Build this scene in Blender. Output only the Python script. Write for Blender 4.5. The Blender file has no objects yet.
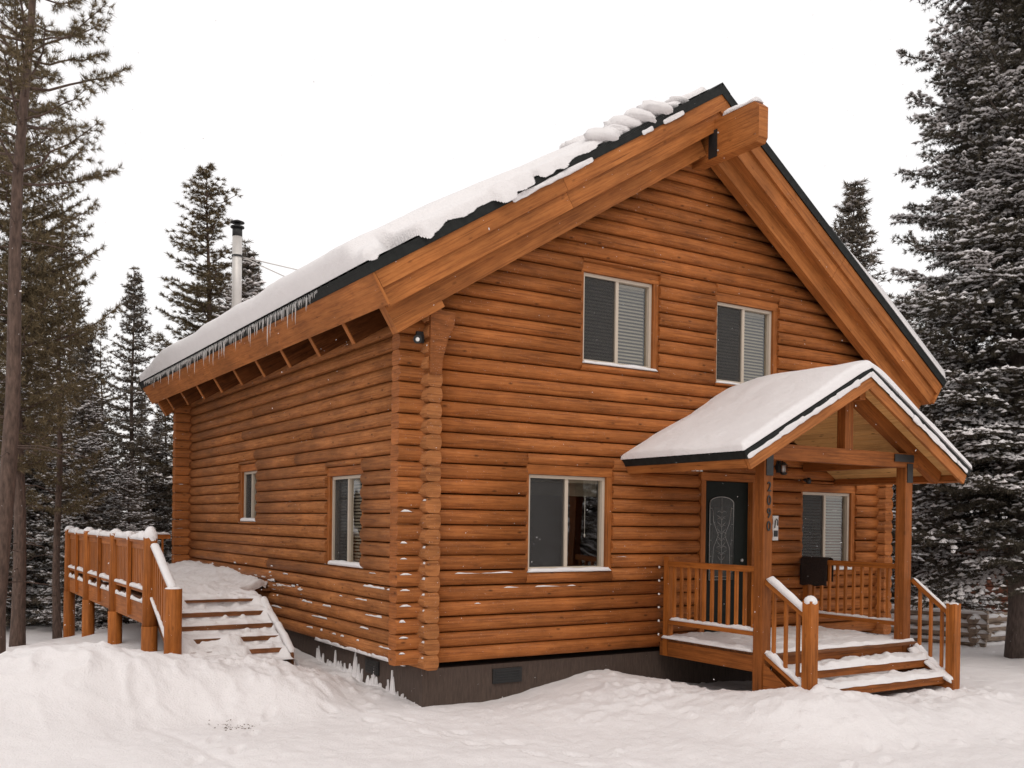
import bpy, math, random
import numpy as np
from mathutils import Vector, Matrix

R = math.radians
SC = bpy.context.scene
COL = SC.collection

# ------------------------------------------------------------ camera
cd = bpy.data.cameras.new("camera")
cam = bpy.data.objects.new("camera", cd)
COL.objects.link(cam)
SC.camera = cam
CAMP = Vector((-5.72623, -11.25168, 1.84455))
_yaw, _pit, _rol = R(32.44862), R(-0.36995), R(0.75197)
_f = Vector((math.sin(_yaw) * math.cos(_pit), math.cos(_yaw) * math.cos(_pit), math.sin(_pit)))
_r = Vector((math.cos(_yaw), -math.sin(_yaw), 0))
_u = _r.cross(_f)
RR = _r * math.cos(_rol) + _u * math.sin(_rol)
UU = -_r * math.sin(_rol) + _u * math.cos(_rol)
M = Matrix((RR, UU, -_f)).transposed().to_4x4()
M.translation = CAMP
cam.matrix_world = M
cd.sensor_fit = 'HORIZONTAL'
cd.sensor_width = 36.0
cd.lens = 980.04 / 1024 * 36
cd.shift_x = (512 - 516.47) / 1024
cd.shift_y = (528.26 - 384) / 1024
cd.clip_start = 0.1
cd.clip_end = 2000

# ------------------------------------------------------------ light
SUN_EL, SUN_ROT = R(52), R(200)
w = bpy.data.worlds.new("World")
SC.world = w
w.use_nodes = True
nt = w.node_tree
nt.nodes.clear()
out = nt.nodes.new("ShaderNodeOutputWorld")
bgA = nt.nodes.new("ShaderNodeBackground")
bgB = nt.nodes.new("ShaderNodeBackground")
add = nt.nodes.new("ShaderNodeAddShader")
sky = nt.nodes.new("ShaderNodeTexSky")
sky.sky_type = 'NISHITA'
sky.sun_disc = False
sky.sun_elevation = SUN_EL
sky.sun_rotation = SUN_ROT
sky.air_density = 1.0
sky.dust_density = 6.0
nt.links.new(sky.outputs[0], bgA.inputs[0])
bgA.inputs[1].default_value = 0.02
bgB.inputs[0].default_value = (1.0, 0.972, 0.955, 1)      # even white snow cloud
bgB.inputs[1].default_value = 1.02
nt.links.new(bgA.outputs[0], add.inputs[0])
nt.links.new(bgB.outputs[0], add.inputs[1])
nt.links.new(add.outputs[0], out.inputs[0])

sl = bpy.data.lights.new("sun", 'SUN')
sl.energy = 0.5
sl.angle = R(35)
sl.color = (1.0, 0.95, 0.9)
so = bpy.data.objects.new("sun", sl)
COL.objects.link(so)
# sun high behind the camera, veiled by cloud
sdir = Vector((-0.45, -0.62, 1.0)).normalized()
so.rotation_euler = sdir.to_track_quat('Z', 'Y').to_euler()
so.location = (0, 0, 30)

SC.view_settings.view_transform = 'Standard'
SC.view_settings.look = 'None'
SC.view_settings.exposure = 0.0
SC.view_settings.gamma = 1.0
SC.render.engine = 'CYCLES'
SC.cycles.max_bounces = 8
SC.cycles.diffuse_bounces = 4
SC.cycles.transparent_max_bounces = 12


def at(px, depth, py=528.0):
    d = _f + RR * ((px - 516.468) / 980.04) - UU * ((py - 528.263) / 980.04)
    return CAMP + d * depth


# ------------------------------------------------------------ materials
def mat(name):
    m = bpy.data.materials.new(name)
    m.use_nodes = True
    n = m.node_tree
    b = n.nodes["Principled BSDF"]
    return m, n, b


def nd(n, t, **kw):
    x = n.nodes.new(t)
    for k, v in kw.items():
        if k.startswith("i_"):
            x.inputs[int(k[2:]) if k[2:].isdigit() else k[2:]].default_value = v
        else:
            setattr(x, k, v)
    return x


def ramp(n, stops):
    r = n.nodes.new("ShaderNodeValToRGB")
    e = r.color_ramp.elements
    while len(e) < len(stops):
        e.new(0.5)
    for el, (p, c) in zip(e, stops):
        el.position = p
        el.color = (*c, 1)
    return r


def wood(name, dark, mid, light, knots=0.35, rough=0.55, grain=1.0, islands=0.35, frost=0.0, mottle=0.30):
    m, n, b = mat(name)
    L = n.links.new
    uv = nd(n, "ShaderNodeUVMap")
    geo = nd(n, "ShaderNodeNewGeometry")
    # shift the pattern for every separate board
    mul = nd(n, "ShaderNodeVectorMath", operation='SCALE')
    comb = nd(n, "ShaderNodeCombineXYZ")
    L(geo.outputs["Random Per Island"], comb.inputs[0])
    L(geo.outputs["Random Per Island"], comb.inputs[1])
    L(comb.outputs[0], mul.inputs[0])
    mul.inputs[3].default_value = 37.0
    addv = nd(n, "ShaderNodeVectorMath", operation='ADD')
    L(uv.outputs[0], addv.inputs[0])
    L(mul.outputs[0], addv.inputs[1])
    mp = nd(n, "ShaderNodeMapping")
    mp.inputs[3].default_value = (0.9 * grain, 22 * grain, 1)
    L(addv.outputs[0], mp.inputs[0])
    n1 = nd(n, "ShaderNodeTexNoise", noise_dimensions='2D', i_Scale=1.6, i_Detail=5.0, i_Roughness=0.6, i_Distortion=0.6)
    L(mp.outputs[0], n1.inputs["Vector"])
    cr = ramp(n, [(0.28, dark), (0.52, mid), (0.78, light)])
    L(n1.outputs[0], cr.inputs[0])
    # broad tone drift
    n2 = nd(n, "ShaderNodeTexNoise", noise_dimensions='2D', i_Scale=0.9, i_Detail=3.0)
    L(addv.outputs[0], n2.inputs["Vector"])
    mr = nd(n, "ShaderNodeMapRange", i_1=0.3, i_2=0.7, i_3=0.82, i_4=1.16)
    L(n2.outputs[0], mr.inputs[0])
    mr2 = nd(n, "ShaderNodeMapRange", i_1=0.0, i_2=1.0, i_3=1 - islands * 0.55, i_4=1 + islands * 0.45)
    L(geo.outputs["Random Per Island"], mr2.inputs[0])
    mm = nd(n, "ShaderNodeMath", operation='MULTIPLY')
    L(mr.outputs[0], mm.inputs[0])
    L(mr2.outputs[0], mm.inputs[1])
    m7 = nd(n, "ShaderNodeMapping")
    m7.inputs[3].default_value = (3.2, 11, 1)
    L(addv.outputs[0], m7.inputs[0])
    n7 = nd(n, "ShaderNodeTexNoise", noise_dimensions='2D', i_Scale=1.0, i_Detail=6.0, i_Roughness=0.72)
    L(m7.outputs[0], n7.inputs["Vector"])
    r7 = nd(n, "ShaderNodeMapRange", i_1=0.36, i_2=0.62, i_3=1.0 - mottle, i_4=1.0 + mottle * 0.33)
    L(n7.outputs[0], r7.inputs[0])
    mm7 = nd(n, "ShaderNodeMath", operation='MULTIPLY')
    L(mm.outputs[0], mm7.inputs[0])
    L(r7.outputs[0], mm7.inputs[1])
    sc = nd(n, "ShaderNodeVectorMath", operation='SCALE')
    L(cr.outputs[0], sc.inputs[0])
    L(mm7.outputs[0], sc.inputs[3])
    # knots
    mk = nd(n, "ShaderNodeMapping")
    mk.inputs[3].default_value = (2.1, 5.2, 1)
    L(addv.outputs[0], mk.inputs[0])
    vo = nd(n, "ShaderNodeTexVoronoi", voronoi_dimensions='2D', i_Scale=1.0)
    L(mk.outputs[0], vo.inputs["Vector"])
    kr0 = nd(n, "ShaderNodeMapRange", i_1=0.03, i_2=0.10, i_3=knots, i_4=0.0)
    L(vo.outputs["Distance"], kr0.inputs[0])
    sepc = nd(n, "ShaderNodeSeparateColor")
    L(vo.outputs["Color"], sepc.inputs[0])
    gate = nd(n, "ShaderNodeMapRange", i_1=0.55, i_2=0.75, i_3=0.0, i_4=1.0)
    L(sepc.outputs[0], gate.inputs[0])
    kr = nd(n, "ShaderNodeMath", operation='MULTIPLY')
    L(kr0.outputs[0], kr.inputs[0])
    L(gate.outputs[0], kr.inputs[1])
    mx = nd(n, "ShaderNodeMix", data_type='RGBA')
    L(kr.outputs[0], mx.inputs[0])
    L(sc.outputs[0], mx.inputs[6])
    mx.inputs[7].default_value = (*[c * 0.28 for c in dark], 1)
    col = mx.outputs[2]
    if frost > 0:
        n3 = nd(n, "ShaderNodeTexNoise", i_Scale=46.0, i_Detail=2.0, i_Roughness=0.7)
        tc = nd(n, "ShaderNodeTexCoord")
        L(tc.outputs["Object"], n3.inputs["Vector"])
        fr = nd(n, "ShaderNodeMapRange", i_1=0.665, i_2=0.71, i_3=0.0, i_4=frost)
        L(n3.outputs[0], fr.inputs[0])
        mx2 = nd(n, "ShaderNodeMix", data_type='RGBA')
        L(fr.outputs[0], mx2.inputs[0])
        L(col, mx2.inputs[6])
        mx2.inputs[7].default_value = (0.75, 0.68, 0.64, 1)
        col = mx2.outputs[2]
    mc = nd(n, "ShaderNodeMapping")
    mc.inputs[3].default_value = (0.55, 46, 1)
    L(addv.outputs[0], mc.inputs[0])
    n5 = nd(n, "ShaderNodeTexNoise", noise_dimensions='2D', i_Scale=1.0, i_Detail=2.0, i_Distortion=0.3)
    L(mc.outputs[0], n5.inputs["Vector"])
    ck = nd(n, "ShaderNodeMapRange", i_1=0.70, i_2=0.76, i_3=0.0, i_4=0.55)
    L(n5.outputs[0], ck.inputs[0])
    mx5 = nd(n, "ShaderNodeMix", data_type='RGBA')
    L(ck.outputs[0], mx5.inputs[0])
    L(col, mx5.inputs[6])
    mx5.inputs[7].default_value = (*[c * 0.3 for c in dark], 1)
    col = mx5.outputs[2]
    L(col, b.inputs["Base Color"])
    b.inputs["Roughness"].default_value = rough
    b.inputs["Specular IOR Level"].default_value = 0.14
    bp = nd(n, "ShaderNodeBump", i_Strength=0.35, i_Distance=0.006)
    L(n1.outputs[0], bp.inputs["Height"])
    L(bp.outputs[0], b.inputs["Normal"])
    return m


def plain(name, c, rough=0.6, noise=0.15, nscale=12.0, metal=0.0, spec=0.4, bump=0.0, stretch=(1, 1, 1)):
    m, n, b = mat(name)
    L = n.links.new
    tc = nd(n, "ShaderNodeTexCoord")
    mp = nd(n, "ShaderNodeMapping")
    mp.inputs[3].default_value = stretch
    L(tc.outputs["Object"], mp.inputs[0])
    no = nd(n, "ShaderNodeTexNoise", i_Scale=nscale, i_Detail=5.0, i_Roughness=0.6)
    L(mp.outputs[0], no.inputs["Vector"])
    cr = ramp(n, [(0.3, [x * (1 - noise) for x in c]), (0.7, [min(1, x * (1 + noise)) for x in c])])
    L(no.outputs[0], cr.inputs[0])
    L(cr.outputs[0], b.inputs["Base Color"])
    b.inputs["Roughness"].default_value = rough
    b.inputs["Metallic"].default_value = metal
    b.inputs["Specular IOR Level"].default_value = spec
    if bump:
        bp = nd(n, "ShaderNodeBump", i_Strength=bump, i_Distance=0.02)
        L(no.outputs[0], bp.inputs["Height"])
        L(bp.outputs[0], b.inputs["Normal"])
    return m


def snow_mat(name, c=(0.81, 0.78, 0.775), dirt=0.0):
    m, n, b = mat(name)
    L = n.links.new
    tc = nd(n, "ShaderNodeTexCoord")
    n1 = nd(n, "ShaderNodeTexNoise", i_Scale=5.0, i_Detail=8.0, i_Roughness=0.62)
    L(tc.outputs["Object"], n1.inputs["Vector"])
    n2 = nd(n, "ShaderNodeTexNoise", i_Scale=45.0, i_Detail=4.0, i_Roughness=0.7)
    L(tc.outputs["Object"], n2.inputs["Vector"])
    ad = nd(n, "ShaderNodeMath", operation='MULTIPLY_ADD', i_1=0.5)
    L(n2.outputs[0], ad.inputs[0])
    L(n1.outputs[0], ad.inputs[2])
    bp = nd(n, "ShaderNodeBump", i_Strength=0.75, i_Distance=0.04)
    L(ad.outputs[0], bp.inputs["Height"])
    L(bp.outputs[0], b.inputs["Normal"])
    cr = ramp(n, [(0.3, [x * 0.965 for x in c]), (0.7, c)])
    L(n1.outputs[0], cr.inputs[0])
    col = cr.outputs[0]
    if dirt:
        n3 = nd(n, "ShaderNodeTexNoise", i_Scale=1.1, i_Detail=9.0, i_Roughness=0.75)
        L(tc.outputs["Object"], n3.inputs["Vector"])
        dr = nd(n, "ShaderNodeMapRange", i_1=0.6, i_2=0.85, i_3=0.0, i_4=dirt)
        L(n3.outputs[0], dr.inputs[0])
        mx = nd(n, "ShaderNodeMix", data_type='RGBA')
        L(dr.outputs[0], mx.inputs[0])
        L(col, mx.inputs[6])
        mx.inputs[7].default_value = (0.55, 0.48, 0.43, 1)
        col = mx.outputs[2]
    L(col, b.inputs["Base Color"])
    b.inputs["Roughness"].default_value = 0.75
    b.inputs["Specular IOR Level"].default_value = 0.25
    b.inputs["Subsurface Weight"].default_value = 0.0
    return m


def leaf_mat(name, c1, c2):
    m, n, b = mat(name)
    L = n.links.new
    geo = nd(n, "ShaderNodeNewGeometry")
    cr = ramp(n, [(0.0, c1), (0.7, c2), (1.0, [min(1, x * 1.5) for x in c2])])
    L(geo.outputs["Random Per Island"], cr.inputs[0])
    L(cr.outputs[0], b.inputs["Base Color"])
    b.inputs["Roughness"].default_value = 0.7
    b.inputs["Specular IOR Level"].default_value = 0.15
    return m


def glass_mat(name, tint=(0.90, 0.89, 0.86), refl=0.10):
    m, n, b = mat(name)
    L = n.links.new
    n.nodes.remove(b)
    o = n.nodes["Material Output"]
    tr = nd(n, "ShaderNodeBsdfTransparent")
    tr.inputs[0].default_value = (*tint, 1)
    gl = nd(n, "ShaderNodeBsdfGlossy")
    gl.inputs["Roughness"].default_value = 0.02
    tc = nd(n, "ShaderNodeTexCoord")
    no = nd(n, "ShaderNodeTexNoise", i_Scale=1.3, i_Detail=1.0)
    L(tc.outputs["Object"], no.inputs["Vector"])
    bp = nd(n, "ShaderNodeBump", i_Strength=0.12, i_Distance=0.05)
    L(no.outputs[0], bp.inputs["Height"])
    L(bp.outputs[0], gl.inputs["Normal"])
    fr = nd(n, "ShaderNodeFresnel", i_IOR=1.5)
    ad = nd(n, "ShaderNodeMath", operation='ADD', i_1=refl, use_clamp=True)
    L(fr.outputs[0], ad.inputs[0])
    mx = nd(n, "ShaderNodeMixShader")
    ge = nd(n, "ShaderNodeNewGeometry")
    inv = nd(n, "ShaderNodeMath", operation='SUBTRACT', i_0=1.0)
    L(ge.outputs["Backfacing"], inv.inputs[1])
    mu = nd(n, "ShaderNodeMath", operation='MULTIPLY')
    L(ad.outputs[0], mu.inputs[0])
    L(inv.outputs[0], mu.inputs[1])
    L(mu.outputs[0], mx.inputs[0])
    L(tr.outputs[0], mx.inputs[1])
    L(gl.outputs[0], mx.inputs[2])
    L(mx.outputs[0], o.inputs[0])
    return m


def screen_mat(name):
    m, n, b = mat(name)
    L = n.links.new
    o = n.nodes["Material Output"]
    b.inputs["Base Color"].default_value = (0.035, 0.033, 0.031, 1)
    b.inputs["Roughness"].default_value = 0.8
    tr = nd(n, "ShaderNodeBsdfTransparent")
    mx = nd(n, "ShaderNodeMixShader", i_0=0.45)
    L(tr.outputs[0], mx.inputs[1])
    L(b.outputs[0], mx.inputs[2])
    L(mx.outputs[0], o.inputs[0])
    return m


def ice_mat(name):
    m, n, b = mat(name)
    b.inputs["Base Color"].default_value = (0.86, 0.84, 0.82, 1)
    b.inputs["Roughness"].default_value = 0.12
    b.inputs["IOR"].default_value = 1.31
    b.inputs["Transmission Weight"].default_value = 0.55
    return m


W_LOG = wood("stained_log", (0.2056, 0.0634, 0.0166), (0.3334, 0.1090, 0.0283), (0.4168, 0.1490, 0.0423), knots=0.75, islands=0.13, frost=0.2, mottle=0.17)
W_LOGS = wood("stained_log_side", (0.2223, 0.0781, 0.0255), (0.3580, 0.1345, 0.0434), (0.4448, 0.1822, 0.0618), knots=0.7, islands=0.12, frost=0.25, mottle=0.18)
W_END = wood("log_end_grain", (0.1815, 0.0572, 0.0165), (0.2695, 0.0891, 0.0253), (0.3410, 0.1188, 0.0352), knots=0.1, grain=2.0, islands=0.2, frost=0.3)
W_TRIM = wood("stained_trim", (0.2106, 0.0659, 0.0173), (0.3186, 0.1037, 0.0259), (0.3888, 0.1361, 0.0356), knots=0.4, islands=0.18, mottle=0.18)
W_FASC = wood("fascia_board", (0.2437, 0.0784, 0.0210), (0.3584, 0.1242, 0.0329), (0.4300, 0.1624, 0.0469), knots=0.45, islands=0.15, mottle=0.13)
W_POST = wood("post_timber", (0.1672, 0.0518, 0.0127), (0.2552, 0.0803, 0.0190), (0.3168, 0.1045, 0.0260), knots=0.4, islands=0.15, mottle=0.15)
W_RAIL = wood("rail_timber", (0.2300, 0.0704, 0.0142), (0.3496, 0.1093, 0.0213), (0.4324, 0.1449, 0.0309), knots=0.35, islands=0.25, mottle=0.15)
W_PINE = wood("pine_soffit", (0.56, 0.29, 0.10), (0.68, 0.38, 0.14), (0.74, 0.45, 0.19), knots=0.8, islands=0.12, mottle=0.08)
W_SOFF = wood("shaded_soffit", (0.040, 0.0140, 0.0060), (0.065, 0.0240, 0.0100), (0.090, 0.0350, 0.0150), knots=0.3, islands=0.2)  # eave shade put into the colour of soffit and blocking
W_RAFT = wood("shaded_rafter", (0.085, 0.026, 0.008), (0.14, 0.045, 0.013), (0.19, 0.065, 0.02), knots=0.3, islands=0.2)  # fascia stain toned down, shade of the eave bays painted into the rafters
W_DARK = wood("dark_deck_board", (0.120, 0.0450, 0.0180), (0.190, 0.0750, 0.0300), (0.250, 0.1000, 0.0450), knots=0.3, islands=0.3)  # darker brown boards for porch floor, deck and side stairs
W_GREY = wood("weathered_log", (0.200, 0.1500, 0.1100), (0.300, 0.2250, 0.1700), (0.400, 0.3100, 0.2400), knots=0.4, islands=0.3)
W_RED = wood("red_stained_log", (0.140, 0.0500, 0.0300), (0.210, 0.0780, 0.0480), (0.270, 0.1050, 0.0700), knots=0.3, islands=0.3)
M_SNOW = snow_mat("fresh_snow")
M_GSNOW = snow_mat("ground_snow", (0.80, 0.762, 0.755), dirt=0.06)
M_METAL = plain("dark_roof_metal", (0.016, 0.017, 0.016), rough=0.6, noise=0.3, spec=0.15)
M_BLACK = plain("black_iron", (0.018, 0.018, 0.018), rough=0.5, noise=0.2)
M_FOUND = plain("dark_painted_foundation", (0.070, 0.047, 0.036), rough=0.85, noise=0.28, nscale=9, bump=0.5, stretch=(6, 6, 0.8))
M_VINYL = plain("cream_window_frame", (0.50, 0.42, 0.335), rough=0.45, noise=0.03)
M_BLIND = plain("blind_slat", (0.32, 0.292, 0.235), rough=0.6, noise=0.05)
M_ROOM = plain("dim_interior", (0.035, 0.03, 0.027), rough=0.9, noise=0.3, nscale=2)
M_GLASS = glass_mat("window_glass", refl=0.10)
M_SCREEN = screen_mat("insect_screen")
M_DOOR = plain("dark_green_door", (0.010, 0.013, 0.011), rough=0.5, noise=0.15, spec=0.12)
M_DGLASS = plain("textured_door_glass", (0.030, 0.032, 0.030), rough=0.3, noise=0.5, nscale=25, bump=0.3, spec=0.3)
M_CAME = plain("silver_came", (0.34, 0.34, 0.33), rough=0.5, metal=0.1, noise=0.3, nscale=60)
M_STEEL = plain("galvanised_pipe", (0.58, 0.55, 0.52), rough=0.4, metal=0.35, noise=0.1, nscale=4)
M_WHITE = plain("white_plastic", (0.75, 0.73, 0.70), rough=0.4, noise=0.03)
M_LAMPW = plain("lamp_lens", (0.8, 0.8, 0.78), rough=0.2, noise=0.02)
M_MAT = plain("dark_brown_cloth", (0.022, 0.013, 0.010), rough=1.0, noise=0.6, nscale=60, bump=0.8)
M_BARK = plain("pine_bark", (0.095, 0.062, 0.048), rough=0.95, noise=0.5, nscale=7, bump=1.0, stretch=(3, 3, 0.8))
M_BARKD = plain("spruce_bark", (0.085, 0.062, 0.052), rough=0.95, noise=0.45, nscale=9, bump=1.0, stretch=(3, 3, 0.8))
M_NEED = leaf_mat("spruce_needles", (0.032, 0.027, 0.020), (0.075, 0.064, 0.046))
M_PNEED = leaf_mat("pine_needles", (0.075, 0.056, 0.032), (0.165, 0.125, 0.070))
M_FNEED = leaf_mat("forest_needles", (0.070, 0.058, 0.044), (0.140, 0.116, 0.088))
M_ICE = ice_mat("icicle_ice")
M_GRIT = plain("brown_grit", (0.12, 0.08, 0.05), rough=0.9, noise=0.5)


# ------------------------------------------------------------ mesh builder
class MB:
    def __init__(s):
        s.v, s.f, s.uv, s.sm = [], [], [], []

    def face(s, ids, uv, smooth=False):
        s.f.append(ids)
        s.uv.extend(uv)
        s.sm.append(smooth)

    def obox(s, o, a, b, c, smooth=False):
        """box from corner o with edge vectors a (grain, length), b, c"""
        o, a, b, c = Vector(o), Vector(a), Vector(b), Vector(c)
        if a.cross(b).dot(c) < 0:
            b, c = c, b
        i = len(s.v)
        P = [o, o + a, o + a + b, o + b, o + c, o + a + c, o + a + b + c, o + b + c]
        s.v.extend(P)
        la, lb, lc = a.length, b.length, c.length
        j = random.random() * 9
        def q(f, w, h, sw=False):
            uv = [(j, j), (j + w, j), (j + w, j + h), (j, j + h)]
            if sw:
                uv = [(y, x) for x, y in uv]
            s.face([i + k for k in f], uv)
        q((0, 3, 2, 1), lb, la, True)
        q((4, 5, 6, 7), la, lb)
        q((0, 1, 5, 4), la, lc)
        q((2, 3, 7, 6), la, lc)
        q((0, 4, 7, 3), lc, lb)
        q((1, 2, 6, 5), lb, lc)
        return s

    def box(s, x0, x1, y0, y1, z0, z1, grain=None):
        d = [(x1 - x0, 0, 0), (0, y1 - y0, 0), (0, 0, z1 - z0)]
        L = [abs(x1 - x0), abs(y1 - y0), abs(z1 - z0)]
        g = 'xyz'.index(grain) if grain else L.index(max(L))
        o = [k for k in range(3) if k != g]
        return s.obox((x0, y0, z0), d[g], d[o[0]], d[o[1]])

    def beam(s, p, q, w, h, up=(0, 0, 1)):
        """rectangular bar from p to q, width w, height h (centred)"""
        p, q, up = Vector(p), Vector(q), Vector(up)
        a = q - p
        side = a.cross(up).normalized()
        u2 = side.cross(a).normalized()
        return s.obox(p - side * w / 2 - u2 * h / 2, a, side * w, u2 * h)

    def prism(s, prof, o, A, B, E, caps=True, smooth=True, jit=None):
        """closed profile [(a,b)] in plane A,B at o extruded by E"""
        o, A, B, E = Vector(o), Vector(A), Vector(B), Vector(E)
        n = len(prof)
        i = len(s.v)
        area = sum(prof[k][0] * prof[(k + 1) % n][1] - prof[(k + 1) % n][0] * prof[k][1] for k in range(n))
        if A.cross(B).dot(E) * area < 0:
            prof = prof[::-1]
        pts = [o + A * a + B * b for a, b in prof]
        s.v.extend(pts)
        s.v.extend([p + E for p in pts])
        L = E.length
        j = random.random() * 9 if jit is None else jit
        acc = 0
        for k in range(n):
            k2 = (k + 1) % n
            d = (pts[k2] - pts[k]).length
            s.face([i + k, i + k2, i + n + k2, i + n + k],
                   [(j, j + acc), (j, j + acc + d), (j + L, j + acc + d), (j + L, j + acc)], smooth)
            acc += d
        if caps:
            s.face([i + k for k in range(n)][::-1], [(j + prof[k][0], j + prof[k][1] ) for k in range(n)][::-1])
            s.face([i + n + k for k in range(n)], [(j + prof[k][0], j + prof[k][1]) for k in range(n)])
        return s

    def tube(s, pts, rad, n=8, caps=True):
        pts = [Vector(p) for p in pts]
        if not hasattr(rad, '__len__'):
            rad = [rad] * len(pts)
        i = len(s.v)
        acc = 0
        j = random.random() * 9
        us = []
        for k, p in enumerate(pts):
            t = (pts[min(k + 1, len(pts) - 1)] - pts[max(k - 1, 0)]).normalized()
            ref = Vector((0, 0, 1)) if abs(t.z) < 0.95 else Vector((1, 0, 0))
            a = t.cross(ref).normalized()
            b = a.cross(t).normalized()
            for m in range(n):
                th = 2 * math.pi * m / n
                s.v.append(p + (a * math.cos(th) + b * math.sin(th)) * rad[k])
            if k:
                acc += (p - pts[k - 1]).length
            us.append(acc)
        for k in range(len(pts) - 1):
            for m in range(n):
                m2 = (m + 1) % n
                c = 2 * math.pi * max(rad[k], 0.01) / n
                s.face([i + k * n + m, i + (k + 1) * n + m, i + (k + 1) * n + m2, i + k * n + m2],
                       [(j + us[k], j + m * c), (j + us[k + 1], j + m * c), (j + us[k + 1], j + (m + 1) * c), (j + us[k], j + (m + 1) * c)], True)
        if caps:
            s.face([i + m for m in range(n)], [(j + math.cos(m), j + math.sin(m)) for m in range(n)])
            e = i + (len(pts) - 1) * n
            s.face([e + m for m in range(n)][::-1], [(j, j)] * n)
        return s

    def blob(s, c, rx, ry, rz, n=8, m=5, rough=0.12, half=False):
        c = Vector(c)
        i = len(s.v)
        s.v.append(c + Vector((0, 0, rz)))
        lo = math.pi * (0.5 if half else 1)
        for a in range(1, m + 1):
            ph = lo * a / (m if half else m + 1)
            for b in range(n):
                th = 2 * math.pi * b / n
                k = 1 + random.uniform(-rough, rough)
                s.v.append(c + Vector((math.sin(ph) * math.cos(th) * rx * k, math.sin(ph) * math.sin(th) * ry * k, math.cos(ph) * rz * k)))
        for b in range(n):
            s.face([i, i + 1 + b, i + 1 + (b + 1) % n], [(0, 0)] * 3, True)
        for a in range(m - 1):
            for b in range(n):
                p = i + 1 + a * n
                s.face([p + b, p + n + b, p + n + (b + 1) % n, p + (b + 1) % n], [(0, 0)] * 4, True)
        p = i + 1 + (m - 1) * n
        s.face([p + b for b in range(n)][::-1], [(0, 0)] * n, True)
        return s

    def mesh(s, name, material, off=(0, 0, 0)):
        me = bpy.data.meshes.new(name)
        o = Vector(off)
        me.from_pydata([v - o for v in map(Vector, s.v)], [], s.f)
        uvl = me.uv_layers.new(name="UVMap")
        uvl.data.foreach_set("uv", np.array(s.uv, dtype=np.float32).ravel())
        me.polygons.foreach_set("use_smooth", s.sm)
        if isinstance(material, (list, tuple)):
            for m_ in material:
                me.materials.append(m_)
        else:
            me.materials.append(material)
        me.update()
        return me


def tag(o, label=None, cat=None, group=None, kind=None):
    if label: o["label"] = label
    if cat: o["category"] = cat
    if group: o["group"] = group
    if kind: o["kind"] = kind
    return o


def base_of(p):
    v = Vector((0, 0, 0))
    while p is not None:
        v += p.location
        p = p.parent
    return v


def part(name, mb, material, parent=None, label=None, loc=None):
    """link the builder's geometry (world coordinates) as one mesh object"""
    pb = base_of(parent)
    l = Vector(loc) if loc is not None else (pb if parent is not None else Vector((0, 0, 0)))
    me = mb.mesh(name, material, l)
    ob = bpy.data.objects.new(name, me)
    COL.objects.link(ob)
    if parent is not None:
        ob.parent = parent
    ob.location = l - pb
    if label:
        ob["label"] = label
    return ob


def thing(name, loc, label, cat, group=None):
    o = bpy.data.objects.new(name, None)
    o.empty_display_size = 0.2
    o.location = loc
    COL.objects.link(o)
    return tag(o, label, cat, group)


def np_mesh(name, V, F, material, smooth=False, nv=3):
    """fast mesh from numpy arrays; F is (n, nv)"""
    me = bpy.data.meshes.new(name)
    V = np.asarray(V, dtype=np.float32)
    F = np.asarray(F, dtype=np.int32)
    me.vertices.add(len(V))
    me.vertices.foreach_set("co", V.ravel())
    me.loops.add(F.size)
    me.loops.foreach_set("vertex_index", F.ravel())
    me.polygons.add(len(F))
    me.polygons.foreach_set("loop_start", np.arange(0, F.size, nv, dtype=np.int32))
    me.polygons.foreach_set("loop_total", np.full(len(F), nv, dtype=np.int32))
    me.polygons.foreach_set("use_smooth", np.full(len(F), smooth, dtype=bool))
    me.materials.append(material)
    me.update(calc_edges=True)
    me.validate()
    return me


# ------------------------------------------------------------ noise
def vnoise(x, y, seed=0):
    xi, yi = np.floor(x).astype(np.int64), np.floor(y).astype(np.int64)
    xf, yf = x - xi, y - yi
    def h(a, b):
        n = (a * 374761393 + b * 668265263 + seed * 974634777) & 0x7fffffff
        n = ((n ^ (n >> 13)) * 1274126177) & 0x7fffffff
        return ((n ^ (n >> 16)) & 0xffff) / 65535.0
    u, v = xf * xf * (3 - 2 * xf), yf * yf * (3 - 2 * yf)
    a = h(xi, yi) * (1 - u) + h(xi + 1, yi) * u
    b = h(xi, yi + 1) * (1 - u) + h(xi + 1, yi + 1) * u
    return (a * (1 - v) + b * v) * 2 - 1


def fbm(x, y, octv=4, seed=0, gain=0.5):
    s, a = 0, 1
    for k in range(octv):
        s = s + vnoise(x * 2 ** k, y * 2 ** k, seed + k * 17) * a
        a *= gain
    return s

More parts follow.
